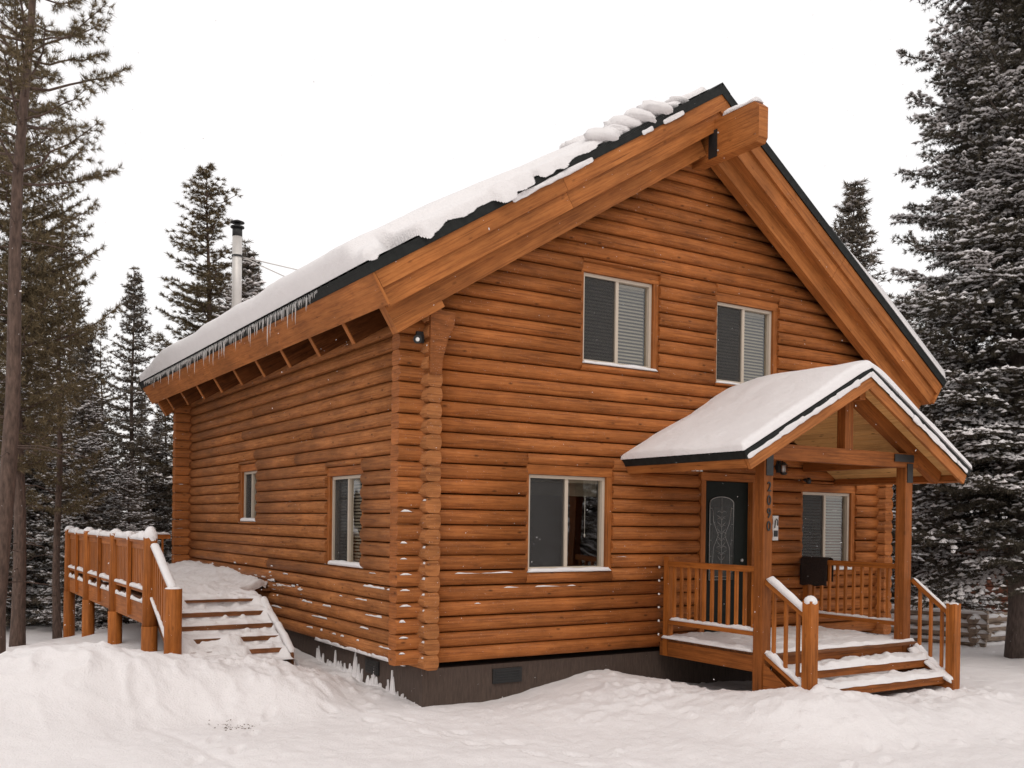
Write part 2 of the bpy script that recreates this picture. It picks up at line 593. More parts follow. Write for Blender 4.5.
# ============================================================ GROUND
CP = [(0, -.35, -.60), (-.4, .3, -.58), (0, .7, -.53), (0, 1.3, -.50), (0, 2.3, -.45), (0, 3.1, -.43), (0, 4.4, -.38), (0, 6, -.2), (0, 9, -.15),
      (.7, -.5, -.57), (.5, -1.5, -.62), (1.2, -.4, -.46), (1.62, -.8, -.35), (2.3, -.8, -.27), (2.95, -.9, -.19), (3.5, -.9, -.36), (3.9, -.9, -.5),
      (2.2, -1.6, -.42), (3.1, -1.7, -.30), (3.4, -2.3, -.15), (3.75, -2.9, -.08), (4.15, -2.75, -.10), (4.3, -3.2, -.13), (5.2, -3.15, -.26), (6.2, -3.1, -.28), (7.2, -3.05, -.25), (5.5, -2.6, -.50), (6.5, -2.6, -.50),
      (5, -1.2, -.6), (6.5, -1.2, -.6), (8.2, -2.2, -.52), (9.5, -1.2, -.60), (8.5, -3.6, -.62), (11, -.5, -.66), (14, .5, -.72), (18, 3, -.8),
      (2.2, -2.6, -.66), (0, -3, -.70), (-2.3, .2, -.66), (-1.2, -1, -.67), (-3.2, -.4, -.60), (-4.6, .4, -.35), (-5.4, .6, -.2), (4, -5, -.72), (8, -5.5, -.74), (-5, -1.2, -.72), (-8, -3, -.72), (0, -7, -.76), (6, -9, -.78), (-6, -8, -.80), (12, -6, -.78),
      (-5.4, 1.6, .24), (-4.7, 1.5, .30), (-4, 1.6, .41), (-3.4, 1.7, .33), (-2.95, 1.6, .22), (-2.55, 1.55, .13), (-2.0, 1.55, .0), (-1.5, 1.25, -.10), (-1.0, 1.35, -.16), (-1.6, 1.7, -.05), (-.8, 1.7, -.30),
      (-.55, 2.3, -.38), (-2.2, 2.2, -.02), (-1.6, 2.2, -.06), (-1.05, 2.1, -.14), (-1.8, 3.2, -.05), (-3.2, 4, -.10), (-3, 6, -.30), (-3, 8, -.45), (-3, 10.5, -.62), (-1.3, 8, -.10), (-1.2, 6, -.08), (-2.1, 7, -.22), (-2.0, 9.5, -.30), (-1.2, 10.5, -.2), (-5, 6, -.4), (-7, 4, -.3), (-6, 10, -.9), (-4, 14, -1.0), (2, 16, -.95), (8, 20, -.95), (14, 14, -.9), (10, 4, -.75)]
CP = np.array(CP)


def ground_h(x, y, detail=True):
    x = np.asarray(x, float)
    y = np.asarray(y, float)
    num = np.zeros_like(x)
    den = np.zeros_like(x)
    for cx, cy, cz in CP:
        near = min(np.sort(np.hypot(CP[:, 0] - cx, CP[:, 1] - cy))[1:3].mean(), 4.0)
        s = 0.55 * near + 0.12
        d2 = (x - cx) ** 2 + (y - cy) ** 2
        wgt = np.exp(-d2 / (2 * s * s)) + 1e-5 / (1 + d2 ** 2)
        num += wgt * cz
        den += wgt
    h = num / den
    far = np.clip((np.hypot(x - 2, y - 4) - 18) / 20, 0, 1)
    h = h * (1 - far) + (-0.9) * far
    if not detail:
        return h
    h = h + 0.05 * fbm(x * .5, y * .5, 3, 3) + 0.018 * fbm(x * 1.7, y * 1.7, 4, 7)
    # lumpy ploughed banks: along the front wall, the porch foot and the left mound
    def zone(cx, cy, rx, ry):
        return np.exp(-(((x - cx) / rx) ** 2 + ((y - cy) / ry) ** 2))
    bank = np.clip(zone(2.8, -1.2, 1.1, .8) + zone(4.6, -3.0, 1.8, .55) + zone(7, -3.1, 1.2, .5) + zone(-3.6, 1.3, 1.8, 1.0) + zone(-1.4, 1.5, 1.0, .9) + zone(-.6, 2.6, .6, 1.2), 0, 1)
    lump = 1 - np.abs(vnoise(x * 3.1, y * 3.1, 21))
    lump2 = 1 - np.abs(vnoise(x * 7.5, y * 7.5, 33))
    lump3 = 1 - np.abs(vnoise(x * 16, y * 16, 45))
    left_ = 1 - .3 * (x < -.2)
    h = h + bank * left_ * (0.085 * (lump ** 2 - .5) + 0.026 * (lump2 ** 2 - .4) + 0.010 * (lump3 ** 2 - .4))
    # trodden, crusty yard surface
    yard = np.clip((-y + 1.5) / 2, 0, 1) * (1 - bank)
    h = h + yard * 0.010 * (1 - np.abs(vnoise(x * 4.3, y * 4.3, 61))) + yard * 0.006 * fbm(x * 11, y * 11, 2, 71)
    h = h + 0.35 * np.clip((np.hypot(x - 2, y - 4) - 26) / 30, 0, 1) * fbm(x * .06, y * .06, 3, 91)
    # tyre and boot tracks running across the yard
    for (ax, ay, bx, by, wd, dp) in ((-3.3, 1.0, -2.5, -3.2, .06, .035), (-.6, .2, .8, -4.2, .05, .022), (-6, -1.6, 9, -6.6, .16, .02), (-6, -3.0, 9, -8.4, .16, .02)):
        dx, dy = bx - ax, by - ay
        l2 = dx * dx + dy * dy
        t = np.clip(((x - ax) * dx + (y - ay) * dy) / l2, 0, 1)
        wob = 0.10 * vnoise(t * 6, t * 0 + ax, 5)
        d = np.abs((x - ax - t * dx) + wob) if abs(dy) > abs(dx) else np.abs((y - ay - t * dy) + wob)
        h = h - dp * np.exp(-(d / wd) ** 2) * (0.6 + 0.4 * vnoise(x * 5, y * 5, 15))
    # boot prints leading to the side steps and to the porch
    rb_ = np.random.RandomState(14)
    for (ax, ay, bx, by, nst) in ((1.5, -4.6, -1.3, 1.1, 17), (-3.6, -2.2, -1.7, 1.0, 9), (1.8, -4.9, 5.0, -3.7, 8)):
        ux, uy = bx - ax, by - ay
        ll = math.hypot(ux, uy)
        ux, uy = ux / ll, uy / ll
        for k in range(nst):
            t = (k + rb_.uniform(-.2, .2)) / nst * ll
            sd_ = (.13 if k % 2 else -.13) + rb_.uniform(-.04, .04)
            px, py = ax + ux * t - uy * sd_, ay + uy * t + ux * sd_
            m = (np.abs(x - px) < .3) & (np.abs(y - py) < .3)
            if m.any():
                ex = (x[m] - px) * ux + (y[m] - py) * uy
                ey = -(x[m] - px) * uy + (y[m] - py) * ux
                q = (ex / .15) ** 2 + (ey / .065) ** 2
                h[m] -= .035 * np.exp(-q ** 2) - .010 * np.exp(-((np.sqrt(q) - 1.35) / .25) ** 2)
    rng = np.random.RandomState(4)
    # loose clods thrown from the shovel
    for zx, zy, sx, sy, n in ((-2.0, 1.9, .9, .35, 120), (2.9, -1.1, 1.0, .5, 110), (4.6, -3.1, 1.3, .4, 90), (6.8, -3.2, .9, .35, 70), (-1.3, 1.2, .9, .6, 110), (-3.4, 1.2, 1.6, .6, 70), (-.35, 2.6, .25, 1.2, 60), (6, -3.9, 2.5, .5, 50)):
        for _ in range(n):
            px, py = zx + rng.randn() * sx, zy + rng.randn() * sy
            r = 0.018 + 0.05 * rng.rand() ** 3
            m = (np.abs(x - px) < 3 * r) & (np.abs(y - py) < 3 * r)
            if m.any():
                d2 = (x[m] - px) ** 2 + (y[m] - py) ** 2
                h[m] += r * 0.6 * np.exp(-(d2 / (r * r)) ** 1.5)
    return h


def axis_grid(lo, hi, step, far0, far1, ratio=1.16):
    c = list(np.arange(lo, hi + 1e-6, step))
    s = step
    a = [c[0]]
    while a[-1] > far0:
        s *= ratio
        a.append(a[-1] - s)
    s = step
    b = [c[-1]]
    while b[-1] < far1:
        s *= ratio
        b.append(b[-1] + s)
    return np.array(a[1:][::-1] + c + b[1:])


gx = axis_grid(-6.5, 10.5, 0.035, -900, 900)
gy = axis_grid(-6.0, 3.6, 0.035, -900, 900)
GX, GY = np.meshgrid(gx, gy)
GZ = ground_h(GX, GY)
GN, GM = GX.shape
idx = np.arange(GN * GM).reshape(GN, GM)
GF = np.stack([idx[:-1, :-1], idx[:-1, 1:], idx[1:, 1:], idx[1:, :-1]], -1).reshape(-1, 4)
gme = np_mesh("ground", np.stack([GX, GY, GZ], -1).reshape(-1, 3), GF, M_GSNOW, smooth=True, nv=4)
gob = bpy.data.objects.new("ground", gme)
COL.objects.link(gob)
tag(gob, kind="structure")


def gh(x, y):
    return float(ground_h(np.array([float(x)]), np.array([float(y)]), detail=False)[0])

# ============================================================ LOG CABIN
random.seed(11)
W, LEN, PITCH = 9.1, 11.7, 0.2
RX = 4.55                      # ridge
RZ = 8.35
SL, SRR = 0.622, 0.705         # roof slopes left and right
EXL, EXR = -1.06, 10.06        # eaves
YF, YB = -0.58, 11.98          # rake planes front and back
cabin = thing("log_cabin", (0, 0, -0.6), "two-storey orange-brown log cabin with a steep snowy roof and gabled front porch", "log cabin")


def roofz(x):
    return RZ - (SL * (RX - x) if x < RX else SRR * (x - RX))


BULGE = [(-0.0, 0.005), (-0.0295, 0.012), (-0.0458, 0.028), (-0.0592, 0.05), (-0.0674, 0.075), (-0.07, 0.1), (-0.0674, 0.125), (-0.0592, 0.15), (-0.0458, 0.172), (-0.0295, 0.188), (-0.0, 0.195)]


def log_prof(h=0.2, back=True, t=0.2):
    k = h / 0.2
    p = [(a, b * k) for a, b in BULGE]
    if back:
        p += [(t - a * .6, b * k) for a, b in BULGE[::-1]]
    else:
        p += [(0.12, 0.19 * k), (0.12, 0.01 * k)]
    return p


def cuts(z0, z1, u0, u1, openings):
    """pieces (u0,u1,z0,z1) of one course around rectangular openings"""
    hit = sorted([o for o in openings if o[2] < z1 - .012 and o[3] > z0 + .012 and o[0] < u1 and o[1] > u0])
    res = []
    cur = u0
    for a, b, c, d in hit:
        if a > cur:
            res.append((cur, a, z0, z1))
        if c > z0 + .04:
            res.append((a, b, z0, c))
        if d < z1 - .04:
            res.append((a, b, d, z1))
        cur = b
    if cur < u1:
        res.append((cur, u1, z0, z1))
    return res


def wall(name, axis, pos, out, u0f, zoff, courses, openings, material, label=None, t=0.13):
    """stacked logs. axis: 'x' or 'y' run direction, pos: outer plane, out: -1 / +1 outward sign"""
    mb = MB()
    for k in range(courses):
        z0 = zoff + k * PITCH
        u0, u1 = u0f(k, z0)
        if u1 - u0 < 0.15:
            continue
        for a, b, c, d in cuts(z0, z0 + PITCH, u0, u1, openings):
            # butt joints between shorter lengths
            sub = [(a, b)]
            if b - a > 5.5 and random.random() < .22:
                m_ = a + (b - a) * random.uniform(.3, .7)
                sub = [(a, m_ - .003), (m_ + .003, b)]
            for a2, b2 in sub:
                jz = random.uniform(-.004, .004)
                jo = random.uniform(-.005, .005)
                if axis == 'x':
                    mb.prism(log_prof(d - c, t=t), (a2, pos + jo * 1, c + jz), (0, -out, 0), (0, 0, 1), (b2 - a2, 0, 0))
                else:
                    mb.prism(log_prof(d - c, t=t - .02), (pos + jo, a2, c + jz), (-out, 0, 0), (0, 0, 1), (0, b2 - a2, 0))
    return part(name, mb, material, cabin, label)


T, TA = 0.10, 0.045   # casing widths
FW = [  # x0,x1,z0,z1 of the vinyl frame
    (1.61, 2.94, 1.18, 2.50, 'lower'), (2.49, 3.77, 4.13, 5.40, 'up'), (5.06, 6.30, 4.07, 5.32, 'up2'), (7.06, 8.28, 1.12, 2.41, 'porch')]
DOOR = (4.83, 5.83, 0.15, 2.52)
SW = [(1.89, 3.12, 1.175, 2.505, 'a'), (6.74, 7.67, 1.81, 2.74, 'b')]
fop = [(a - TA, b + T, c - .02, d + T * 1.4) for a, b, c, d, _ in FW] + [(DOOR[0] - T, DOOR[1] + T, DOOR[2] - .3, DOOR[3] + .12)]
sop = [(a - TA, b + T, c - .02, d + T * 1.4) for a, b, c, d, _ in SW]
E_ = 0.38


def front_ext(k, z0):
    zt = z0 + PITCH
    a = RX - (RZ - .38 - zt) / SL
    b = RX + (RZ - .38 - zt) / SRR
    return (max(-E_, a), min(W + E_ * .6, b))


def side_top(k):
    return {19: .44, 20: .52, 21: .58}.get(k, E_)


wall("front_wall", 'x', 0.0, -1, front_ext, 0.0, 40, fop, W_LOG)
wall("side_wall", 'y', 0.0, -1, lambda k, z: (-(.21 + random.uniform(-.006, .006)), LEN + E_), -0.06, 23, sop, W_LOGS)
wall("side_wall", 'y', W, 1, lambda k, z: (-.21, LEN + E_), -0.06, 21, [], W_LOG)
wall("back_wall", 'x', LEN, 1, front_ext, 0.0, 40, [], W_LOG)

# inner shell so the rooms are dark and closed
mb = MB()
mb.box(.32, W - .32, .32, LEN - .32, .02, .10)
mb.box(.32, W - .32, .32, LEN - .32, 3.3, 3.4)
mb.box(.32, W - .32, 1.25, 1.35, .11, 3.29)
mb.box(.9, W - .9, 1.25, 1.35, 3.41, 5.35)
mb.box(1.25, 1.35, 1.36, 9.5, .11, 3.29)
part("interior_partition", mb, M_ROOM, cabin)

# corbelled log ends carrying the rafters, drawn flat where they are sawn
for xs, sgn, dz in ((0.0, 1, 0), (W, -1, -.36)):
    mb = MB()
    pr_ = [(-.045, 3.70), (.12, 3.70), (.135, 3.90), (.17, 4.02), (.20, 4.14), (.23, 4.22), (.29, 4.32), (.31, 4.50), (-.045, 4.52)]
    mb.prism([(xs + sgn * a, b + dz) for a, b in pr_], (0, -.245, 0), (1, 0, 0), (0, 0, 1), (0, .15, 0), smooth=False)
    part("corbel", mb, W_END, cabin)

# foundation
mb = MB()
mb.box(.045, W - .045, .045, LEN - .045, -1.3, -.075)
fnd = part("foundation", mb, M_FOUND, cabin)
mb = MB()
mb.box(1.10, 1.56, .020, .043, -.34, -.14)
for k in range(5):
    mb.box(1.13, 1.53, .012, .0195, -.325 + k * .036, -.305 + k * .036)
part("vent", mb, M_BLACK, fnd)
mb = MB()
mb.box(.020, .043, 1.35, 1.80, -.34, -.14)
for k in range(5):
    mb.box(.012, .0195, 1.38, 1.77, -.325 + k * .036, -.305 + k * .036)
part("vent", mb, M_BLACK, fnd)

# ------------------------------------------------------------ windows
def window(a, b, c, d, plane, blind='full', label=None, dark_left=True):
    """sliding window; plane 'f' = front (x run) or 's' = side (y run, seen from -x)"""
    def P(u0, u1, d0, d1, z0, z1, mb):
        if mb is not cas:
            d0, d1 = d0 + REC, d1 + REC
        # d = depth into the wall
        if plane == 'f':
            mb.box(u0, u1, d0, d1, z0, z1)
        else:
            mb.box(d0, d1, u0, u1, z0, z1)
    f = .045
    REC = .045
    cas = MB()
    P(a - TA, a - .003, -.022, .13, c - .02, d + .003, cas)
    P(b + .003, b + T, -.022, .13, c - .02, d + .003, cas)
    P(a - TA, b + T, -.026, .13, d + .005, d + T * 1.35, cas)
    P(a - TA, b + T, .002, .13, c - .06, c - .022, cas)
    loc = ((a + b) / 2, 0, c) if plane == 'f' else (0, (a + b) / 2, c)
    root = part("window", cas, W_TRIM, cabin, label, loc=loc)
    fr = MB()
    P(a, b, -.025, .07, c, c + f, fr)
    P(a, b, -.025, .07, d - f, d, fr)
    P(a, a + f, -.025, .07, c + f, d - f, fr)
    P(b - f, b, -.025, .07, c + f, d - f, fr)
    m_ = (a + b) / 2
    P(m_ - .026, m_ + .026, -.015, .06, c + f, d - f, fr)
    part("window_frame", fr, M_VINYL, root)
    g = MB()
    P(a + f, m_ - .033, .020, .026, c + f, d - f, g)
    P(m_ + .033, b - f, .030, .036, c + f, d - f, g)
    part("pane", g, M_GLASS, root)
    s = MB()
    if plane == 'f':
        P(a + f, m_ - .034, .004, .0055, c + f, d - f, s)
    else:
        P(m_ + .034, b - f, .004, .0055, c + f, d - f, s)
    part("insect_screen", s, M_SCREEN, root)
    if blind:
        bl = MB()
        z0 = c + f + .01 if blind == 'full' else d - .27
        if blind == 'high':
            z0 = d - .22
        z = d - f - .05
        P(a + f + .01, b - f - .01, .075, .115, d - f - .045, d - f - .002, bl)
        step = .050 if blind == 'full' else .014
        hh = .030 if blind == 'full' else .010
        while z > z0:
            if plane == 'f':
                bl.obox((a + f + .012, .085 + REC, z - hh), (b - a - 2 * f - .024, 0, 0), (0, .020, hh), (0, .0016, -.0012))
            else:
                bl.obox((.085 + REC, a + f + .012, z - hh), (0, b - a - 2 * f - .024, 0), (.020, 0, hh), (.0016, 0, -.0012))
            z -= step
        part("blind", bl, M_BLIND, root)
        if blind != 'full':
            co = MB()
            q = b - f - .22
            if plane == 'f':
                co.tube([(q, .09 + REC, z0), (q, .09 + REC, z0 - .55)], .004, 5)
                co.blob((q, .09 + REC, z0 - .57), .012, .012, .03, 6, 4, .05)
            part("blind_cord", co, M_WHITE, root)
    return root


window(*FW[0][:4], 'f', 'short', "lower window with its blind drawn up")
window(*FW[1][:4], 'f', 'full', "upper window with closed blind")
window(*FW[2][:4], 'f', 'full', "upper window partly behind the porch roof")
window(*FW[3][:4], 'f', 'full', "window under the porch roof")
window(*SW[0][:4], 's', 'full')
window(*SW[1][:4], 's', None, "small side window without blind")

# ------------------------------------------------------------ door
dx0, dx1, dz0, dz1 = DOOR
mb = MB()
mb.box(dx0 - T, dx0 - .003, -.08, .12, dz0, dz1 + .003)
mb.box(dx1 + .003, dx1 + T, -.08, .12, dz0, dz1 + .003)
mb.box(dx0 - T - .01, dx1 + T + .01, -.087, .12, dz1 + .005, dz1 + .125)
part("door_casing", mb, W_TRIM, cabin)
mb = MB()
mb.box(dx0, dx1, .02, .065, dz0 + .02, dz1)
door = part("front_door", mb, M_DOOR, cabin)
# arched glass panel with came tracery
gx0, gx1, gz0, gz1 = 4.99, 5.50, .98, 2.28
arch = []
n_ = 14
for k in range(n_ + 1):
    t = math.pi * k / n_
    arch.append(((gx0 + gx1) / 2 + (gx1 - gx0) / 2 * math.cos(t), gz1 - .10 + .10 * math.sin(t)))
prof = [(gx0, gz0), (gx1, gz0)] + arch
mb = MB()
mb.prism([(p[0], p[1]) for p in prof], (0, .005, 0), (1, 0, 0), (0, 0, 1), (0, .012, 0), smooth=False)
part("door_glass", mb, M_DGLASS, door)
mb = MB()
def came(pts, r=.004):
    mb.tube([(p[0], .003, p[1]) for p in pts], r, 5)
came(prof + [prof[0]], .007)
ins = .05
came([(gx0 + ins, gz0 + ins), (gx1 - ins, gz0 + ins), (gx1 - ins, gz1 - .16), (gx0 + ins, gz1 - .16), (gx0 + ins, gz0 + ins)])
cx_, cz_ = (gx0 + gx1) / 2, (gz0 + gz1) / 2 + .05
for s_ in (-1, 1):
    for k in range(7):      # leafy scrolls
        zz = cz_ - .33 + k * .11
        came([(cx_ + s_ * .02, zz - .06), (cx_ + s_ * (.06 + .06 * math.sin(k * 1.4) ** 2), zz - .02), (cx_ + s_ * .10, zz + .03), (cx_ + s_ * .04, zz + .05), (cx_ + s_ * .01, zz + .02)], .0035)
    came([(cx_ + s_ * .20, gz0 + .05), (cx_ + s_ * .17, cz_ - .2), (cx_ + s_ * .07, cz_), (cx_ + s_ * .17, cz_ + .2), (cx_ + s_ * .20, gz1 - .16)])
came([(cx_, gz0 + .06), (cx_, gz1 - .02)])
for k in range(5):
    came([(gx0 + .01, gz0 + .12 + k * .25), (gx0 + ins, gz0 + .12 + k * .25)])
    came([(gx1 - .01, gz0 + .12 + k * .25), (gx1 - ins, gz0 + .12 + k * .25)])
part("came", mb, M_CAME, door)
mb = MB()
mb.tube([(5.70, .018, 1.14), (5.70, -.03, 1.14)], .012, 6)
mb.tube([(5.70, -.03, 1.14), (5.62, -.035, 1.14)], .011, 6)
part("handle", mb, M_CAME, door)
mb = MB()
mb.tube([(5.70, .02, 1.28), (5.70, -.005, 1.28)], .026, 10)
part("deadbolt", mb, M_CAME, door)

# ------------------------------------------------------------ roof
def slope_frame(side):
    if side < 0:
        e = Vector((EXL, 0, RZ - SL * (RX - EXL)))
    else:
        e = Vector((EXR, 0, RZ - SRR * (EXR - RX)))
    r = Vector((RX, 0, RZ))
    d = (e - r)
    L_ = d.length
    d.normalize()
    n = Vector((-d.z, 0, d.x)) if d.x > 0 else Vector((d.z, 0, -d.x))
    return r, d, n, L_


def sbox(mb, fr, s0, s1, n0, n1, y0, y1, grain='s'):
    """box in slope coordinates: s down the slope, n normal (negative = below)"""
    r, d, n, L_ = fr
    o = r + d * s0 + n * n0 + Vector((0, y0, 0))
    A, B, C = d * (s1 - s0), Vector((0, y1 - y0, 0)), n * (n1 - n0)
    if grain == 's':
        mb.obox(o, A, B, C)
    elif grain == 'y':
        mb.obox(o, B, A, C)
    else:
        mb.obox(o, C, A, B)


roofs = {}
for side in (-1, 1):
    fr = slope_frame(side)
    r, d, n, L_ = fr
    th = math.atan2(abs(d.z), abs(d.x))
    mt = math.tan(th)
    mb = MB()
    sbox(mb, fr, .02, L_ + .03, -.035, 0, YF - .02, YB + .02, 'y')
    # folded edge trims
    q_ = .003 if side > 0 else 0
    sbox(mb, fr, .0, L_ + .03, -.125, -.036, YF - .022 + q_, YF - .012 + q_)
    sbox(mb, fr, .10, L_ + .03, -.15, -.036, YB + .012, YB + .022)
    sbox(mb, fr, L_ + .018, L_ + .028, -.125, -.036, YF - .01, YB + .01, 'y')
    k = YF + .2
    while k < YB:                # ribs of the metal sheet
        sbox(mb, fr, .06, L_ + .03, .0005, .022, k, k + .03)
        k += .30
    rf = part("roof", mb, M_METAL, cabin, "left roof slope" if side < 0 else "right roof slope")
    roofs[side] = rf
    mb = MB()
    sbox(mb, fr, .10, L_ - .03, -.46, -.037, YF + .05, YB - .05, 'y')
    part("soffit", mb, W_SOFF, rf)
    # eave fascia, square to the slope
    mb = MB()
    lens = [YF - .0, 3.1, 6.9, YB]
    for a, b in zip(lens[:-1], lens[1:]):
        sbox(mb, fr, L_ - .03, L_ + .012, -.53, -.127, a + .003, b - .003, 'y')
    part("eave_fascia", mb, W_FASC, rf)
    # rake boards, stepped
    for yf, sg in ((YF, 1), (YB, -1)):
        mb = MB()
        half = L_ * .52
        s00 = -.05
        for a, b in ((.02, half), (half + .006, L_ - .035)):
            for n0, n1, y0, y1 in ((-.33, -.127, 0, .05), (-.56, -.331, .045, .10)):
                ya, yb = yf + sg * y0, yf + sg * y1
                # extend first boards to meet on the ridge plumb line
                q_ = .003 if side > 0 else 0
                sbox(mb, fr, a if a > .1 else 0, b, n0, n1, min(ya, yb) + q_, max(ya, yb) + q_)
        part("rake_board", mb, W_FASC, rf)
        mb = MB()
        ya, yb = yf + sg * .10, yf + sg * .21
        sbox(mb, fr, .45 * mt, L_ - .06, -.56, -.461, min(ya, yb), max(ya, yb))
        ya, yb = yf + sg * .21, yf + sg * .37
        sbox(mb, fr, .60, L_ - .05, -.80, -.463, min(ya, yb), max(ya, yb))
        sbox(mb, fr, L_ - .80, L_ - .05, -.885, -.802, min(ya, yb) - .0, max(ya, yb))
        part("barge_rafter", mb, W_FASC, rf)
    # exposed rafter ends along the eave
    y = .92
    while y < YB - .6:
        mb = MB()
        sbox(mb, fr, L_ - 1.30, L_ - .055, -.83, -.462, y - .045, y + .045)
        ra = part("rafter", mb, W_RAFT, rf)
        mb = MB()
        sbox(mb, fr, L_ - .0545, L_ - .040, -.83, -.535, y - .044, y + .044)
        part("rafter_end", mb, W_FASC, ra if False else rf)
        y += 1.235
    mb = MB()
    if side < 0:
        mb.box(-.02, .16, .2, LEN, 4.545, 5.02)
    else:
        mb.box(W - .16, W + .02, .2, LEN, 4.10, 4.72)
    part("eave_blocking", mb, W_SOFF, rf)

# ridge cap
mb = MB()
mb.prism([(-.16, -.095), (0, .022), (.16, -.105), (.16, -.125), (0, -.0), (-.16, -.115)], (RX, YF - .02, RZ), (1, 0, 0), (0, 0, 1), (0, YB - YF + .04, 0), smooth=False)
part("ridge_cap", mb, M_METAL, cabin)

# ridge beam with clipped nose and hanger plates
mb = MB()
bz0, bz1, by = 7.235, 7.82, -1.42
prof = [(0, 0), (by + .05, 0), (by, .07), (by, .50), (by + .10, .585), (0, .585)]
mb.prism(prof, (RX - .09, 0, bz0), (0, 1, 0), (0, 0, 1), (.18, 0, 0), smooth=False)
rb = part("ridge_beam", mb, W_FASC, cabin)
mb = MB()
mb.box(RX - .105, RX - .0915, -.60, -.43, bz0 + .03, bz0 + .43)
mb.box(RX + .0915, RX + .105, -.60, -.43, bz0 + .03, bz0 + .43)
part("hanger_plate", mb, M_BLACK, rb)
mb = MB()
for z in (.10, .36):
    mb = MB()
    mb.blob((RX - .106, -.63, bz0 + z), .014, .014, .014, 6, 4, 0)
    part("bolt", mb, M_STEEL, rb)

# ------------------------------------------------------------ chimney
mb = MB()
cxx, cyy = .62, 10.35
mb.tube([(cxx, cyy, 5.8), (cxx, cyy, 8.05)], .105, 18)
ch = part("chimney_pipe", mb, M_STEEL, cabin)
mb = MB()
mb.tube([(cxx, cyy, 8.05), (cxx, cyy, 8.24)], .108, 18)
mb.tube([(cxx, cyy, 8.24), (cxx, cyy, 8.27)], [.15, .15], 18)
mb.tube([(cxx, cyy, 8.27), (cxx, cyy, 8.35)], [.06, .06], 10)
mb.tube([(cxx, cyy, 8.35), (cxx, cyy, 8.37), (cxx, cyy, 8.42)], [.155, .15, .02], 18)
part("chimney_cap", mb, M_BLACK, ch)
mb = MB()
for q in ((2.75, 9.6), (2.75, 11.0)):
    mb.tube([(cxx + .1, cyy, 7.62), (q[0], q[1], roofz(q[0]) + .02)], .012, 6)
part("stay_rod", mb, M_STEEL, ch)
mb = MB()
mb.tube([(cxx, cyy, 7.60), (cxx, cyy, 7.64)], .115, 18)
part("clamp", mb, M_BLACK, ch)

# ============================================================ FRONT PORCH
PX0, PX1, PD = 4.0, 7.08, -2.05
FZ = .15
# posts
def post(x, plate_side):
    mb = MB()
    mb.box(x - .08, x + .08, PD - .08, PD + .08, -.75, 2.72, grain='z')
    p = part("porch_post", mb, W_POST, cabin, loc=(x, PD, -.5))
    mb = MB()
    mb.box(x - .05, x + .075, PD - .092, PD - .0815, 2.50, 2.78)
    mb.box(x + .0815, x + .092, PD - .06, PD + .06, 2.50, 2.90)
    if plate_side:
        mb.box(x - .35, x + .09, PD - .095, PD - .084, 2.80, 2.91)
    part("post_bracket", mb, M_BLACK, p)
    return p


pl = post(PX0, False)
pr = post(PX1 - .14, True)
for ch_, z in (("2", 2.355), ("0", 2.175), ("9", 2.005), ("0", 1.835)):
    cu = bpy.data.curves.new("digit", 'FONT')
    cu.body = ch_
    cu.size = .185
    cu.extrude = .006
    cu.align_x = 'CENTER'
    cu.align_y = 'CENTER'
    tmp = bpy.data.objects.new("digit_tmp", cu)
    COL.objects.link(tmp)
    dg = bpy.context.evaluated_depsgraph_get()
    me = bpy.data.meshes.new_from_object(tmp.evaluated_get(dg))
    bpy.data.objects.remove(tmp)
    me.transform(Matrix.Rotation(R(90), 4, 'X') @ Matrix.Diagonal((.85, 1.0, 1, 1)))
    # centre on its bounds
    bx = [v.co.x for v in me.vertices]
    bz = [v.co.z for v in me.vertices]
    me.transform(Matrix.Translation((-(min(bx) + max(bx)) / 2, 0, -(min(bz) + max(bz)) / 2)))
    me.materials.clear()
    me.materials.append(M_BLACK)
    me.name = "house_number"
    o = bpy.data.objects.new("house_number", me)
    COL.objects.link(o)
    o.parent = pl
    o.location = Vector((PX0 + .005, PD - .089, z)) - base_of(pl)
    o["label"] = "black house number %s on the porch post" % {"2": "two", "0": "zero", "9": "nine"}[ch_]

# floor and rim
mb = MB()
x = PX0 - .02
y = -.06
while y > PD - .10:
    mb.box(x, PX1 + .02, y - .138, y, FZ - .04, FZ)
    y -= .143
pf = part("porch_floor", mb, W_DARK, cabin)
mb = MB()
mb.box(PX0 - .045, PX0 - .005, PD + .085, -.06, -.11, FZ - .043)
mb.box(PX1 + .005, PX1 + .045, PD + .085, -.06, -.11, FZ - .043)
mb.box(PX0 + .09, PX1 - .09, PD - .07, PD - .03, -.03, FZ - .043)
part("rim_joist", mb, W_POST, pf)

# side railings of the porch
def y_railing(x, newel_h, n):
    mb = MB()
    mb.box(x - .045, x + .045, PD + .081, -.24, 1.215, 1.295, grain='y')
    rl = part("porch_railing", mb, W_RAIL, cabin, loc=(x, -1.1, FZ))
    mb = MB()
    mb.box(x - .045, x + .045, PD + .081, -.24, .365, .425, grain='y')
    part("bottom_rail", mb, W_RAIL, rl)
    mb = MB()
    mb.box(x - .05, x + .05, -.24, -.13, -.11, newel_h, grain='z')
    part("newel_post", mb, W_RAIL, rl)
    for k in range(n):
        yy = -.24 + (PD + .08 + .24) * (k + .5) / n
        mb = MB()
        mb.box(x - .02, x + .02, yy - .02, yy + .02, .425, 1.215, grain='z')
        part("baluster", mb, W_RAIL, rl)
    return rl


y_railing(PX0, 1.36, 11)
y_railing(PX1 - .06, 1.22, 11)

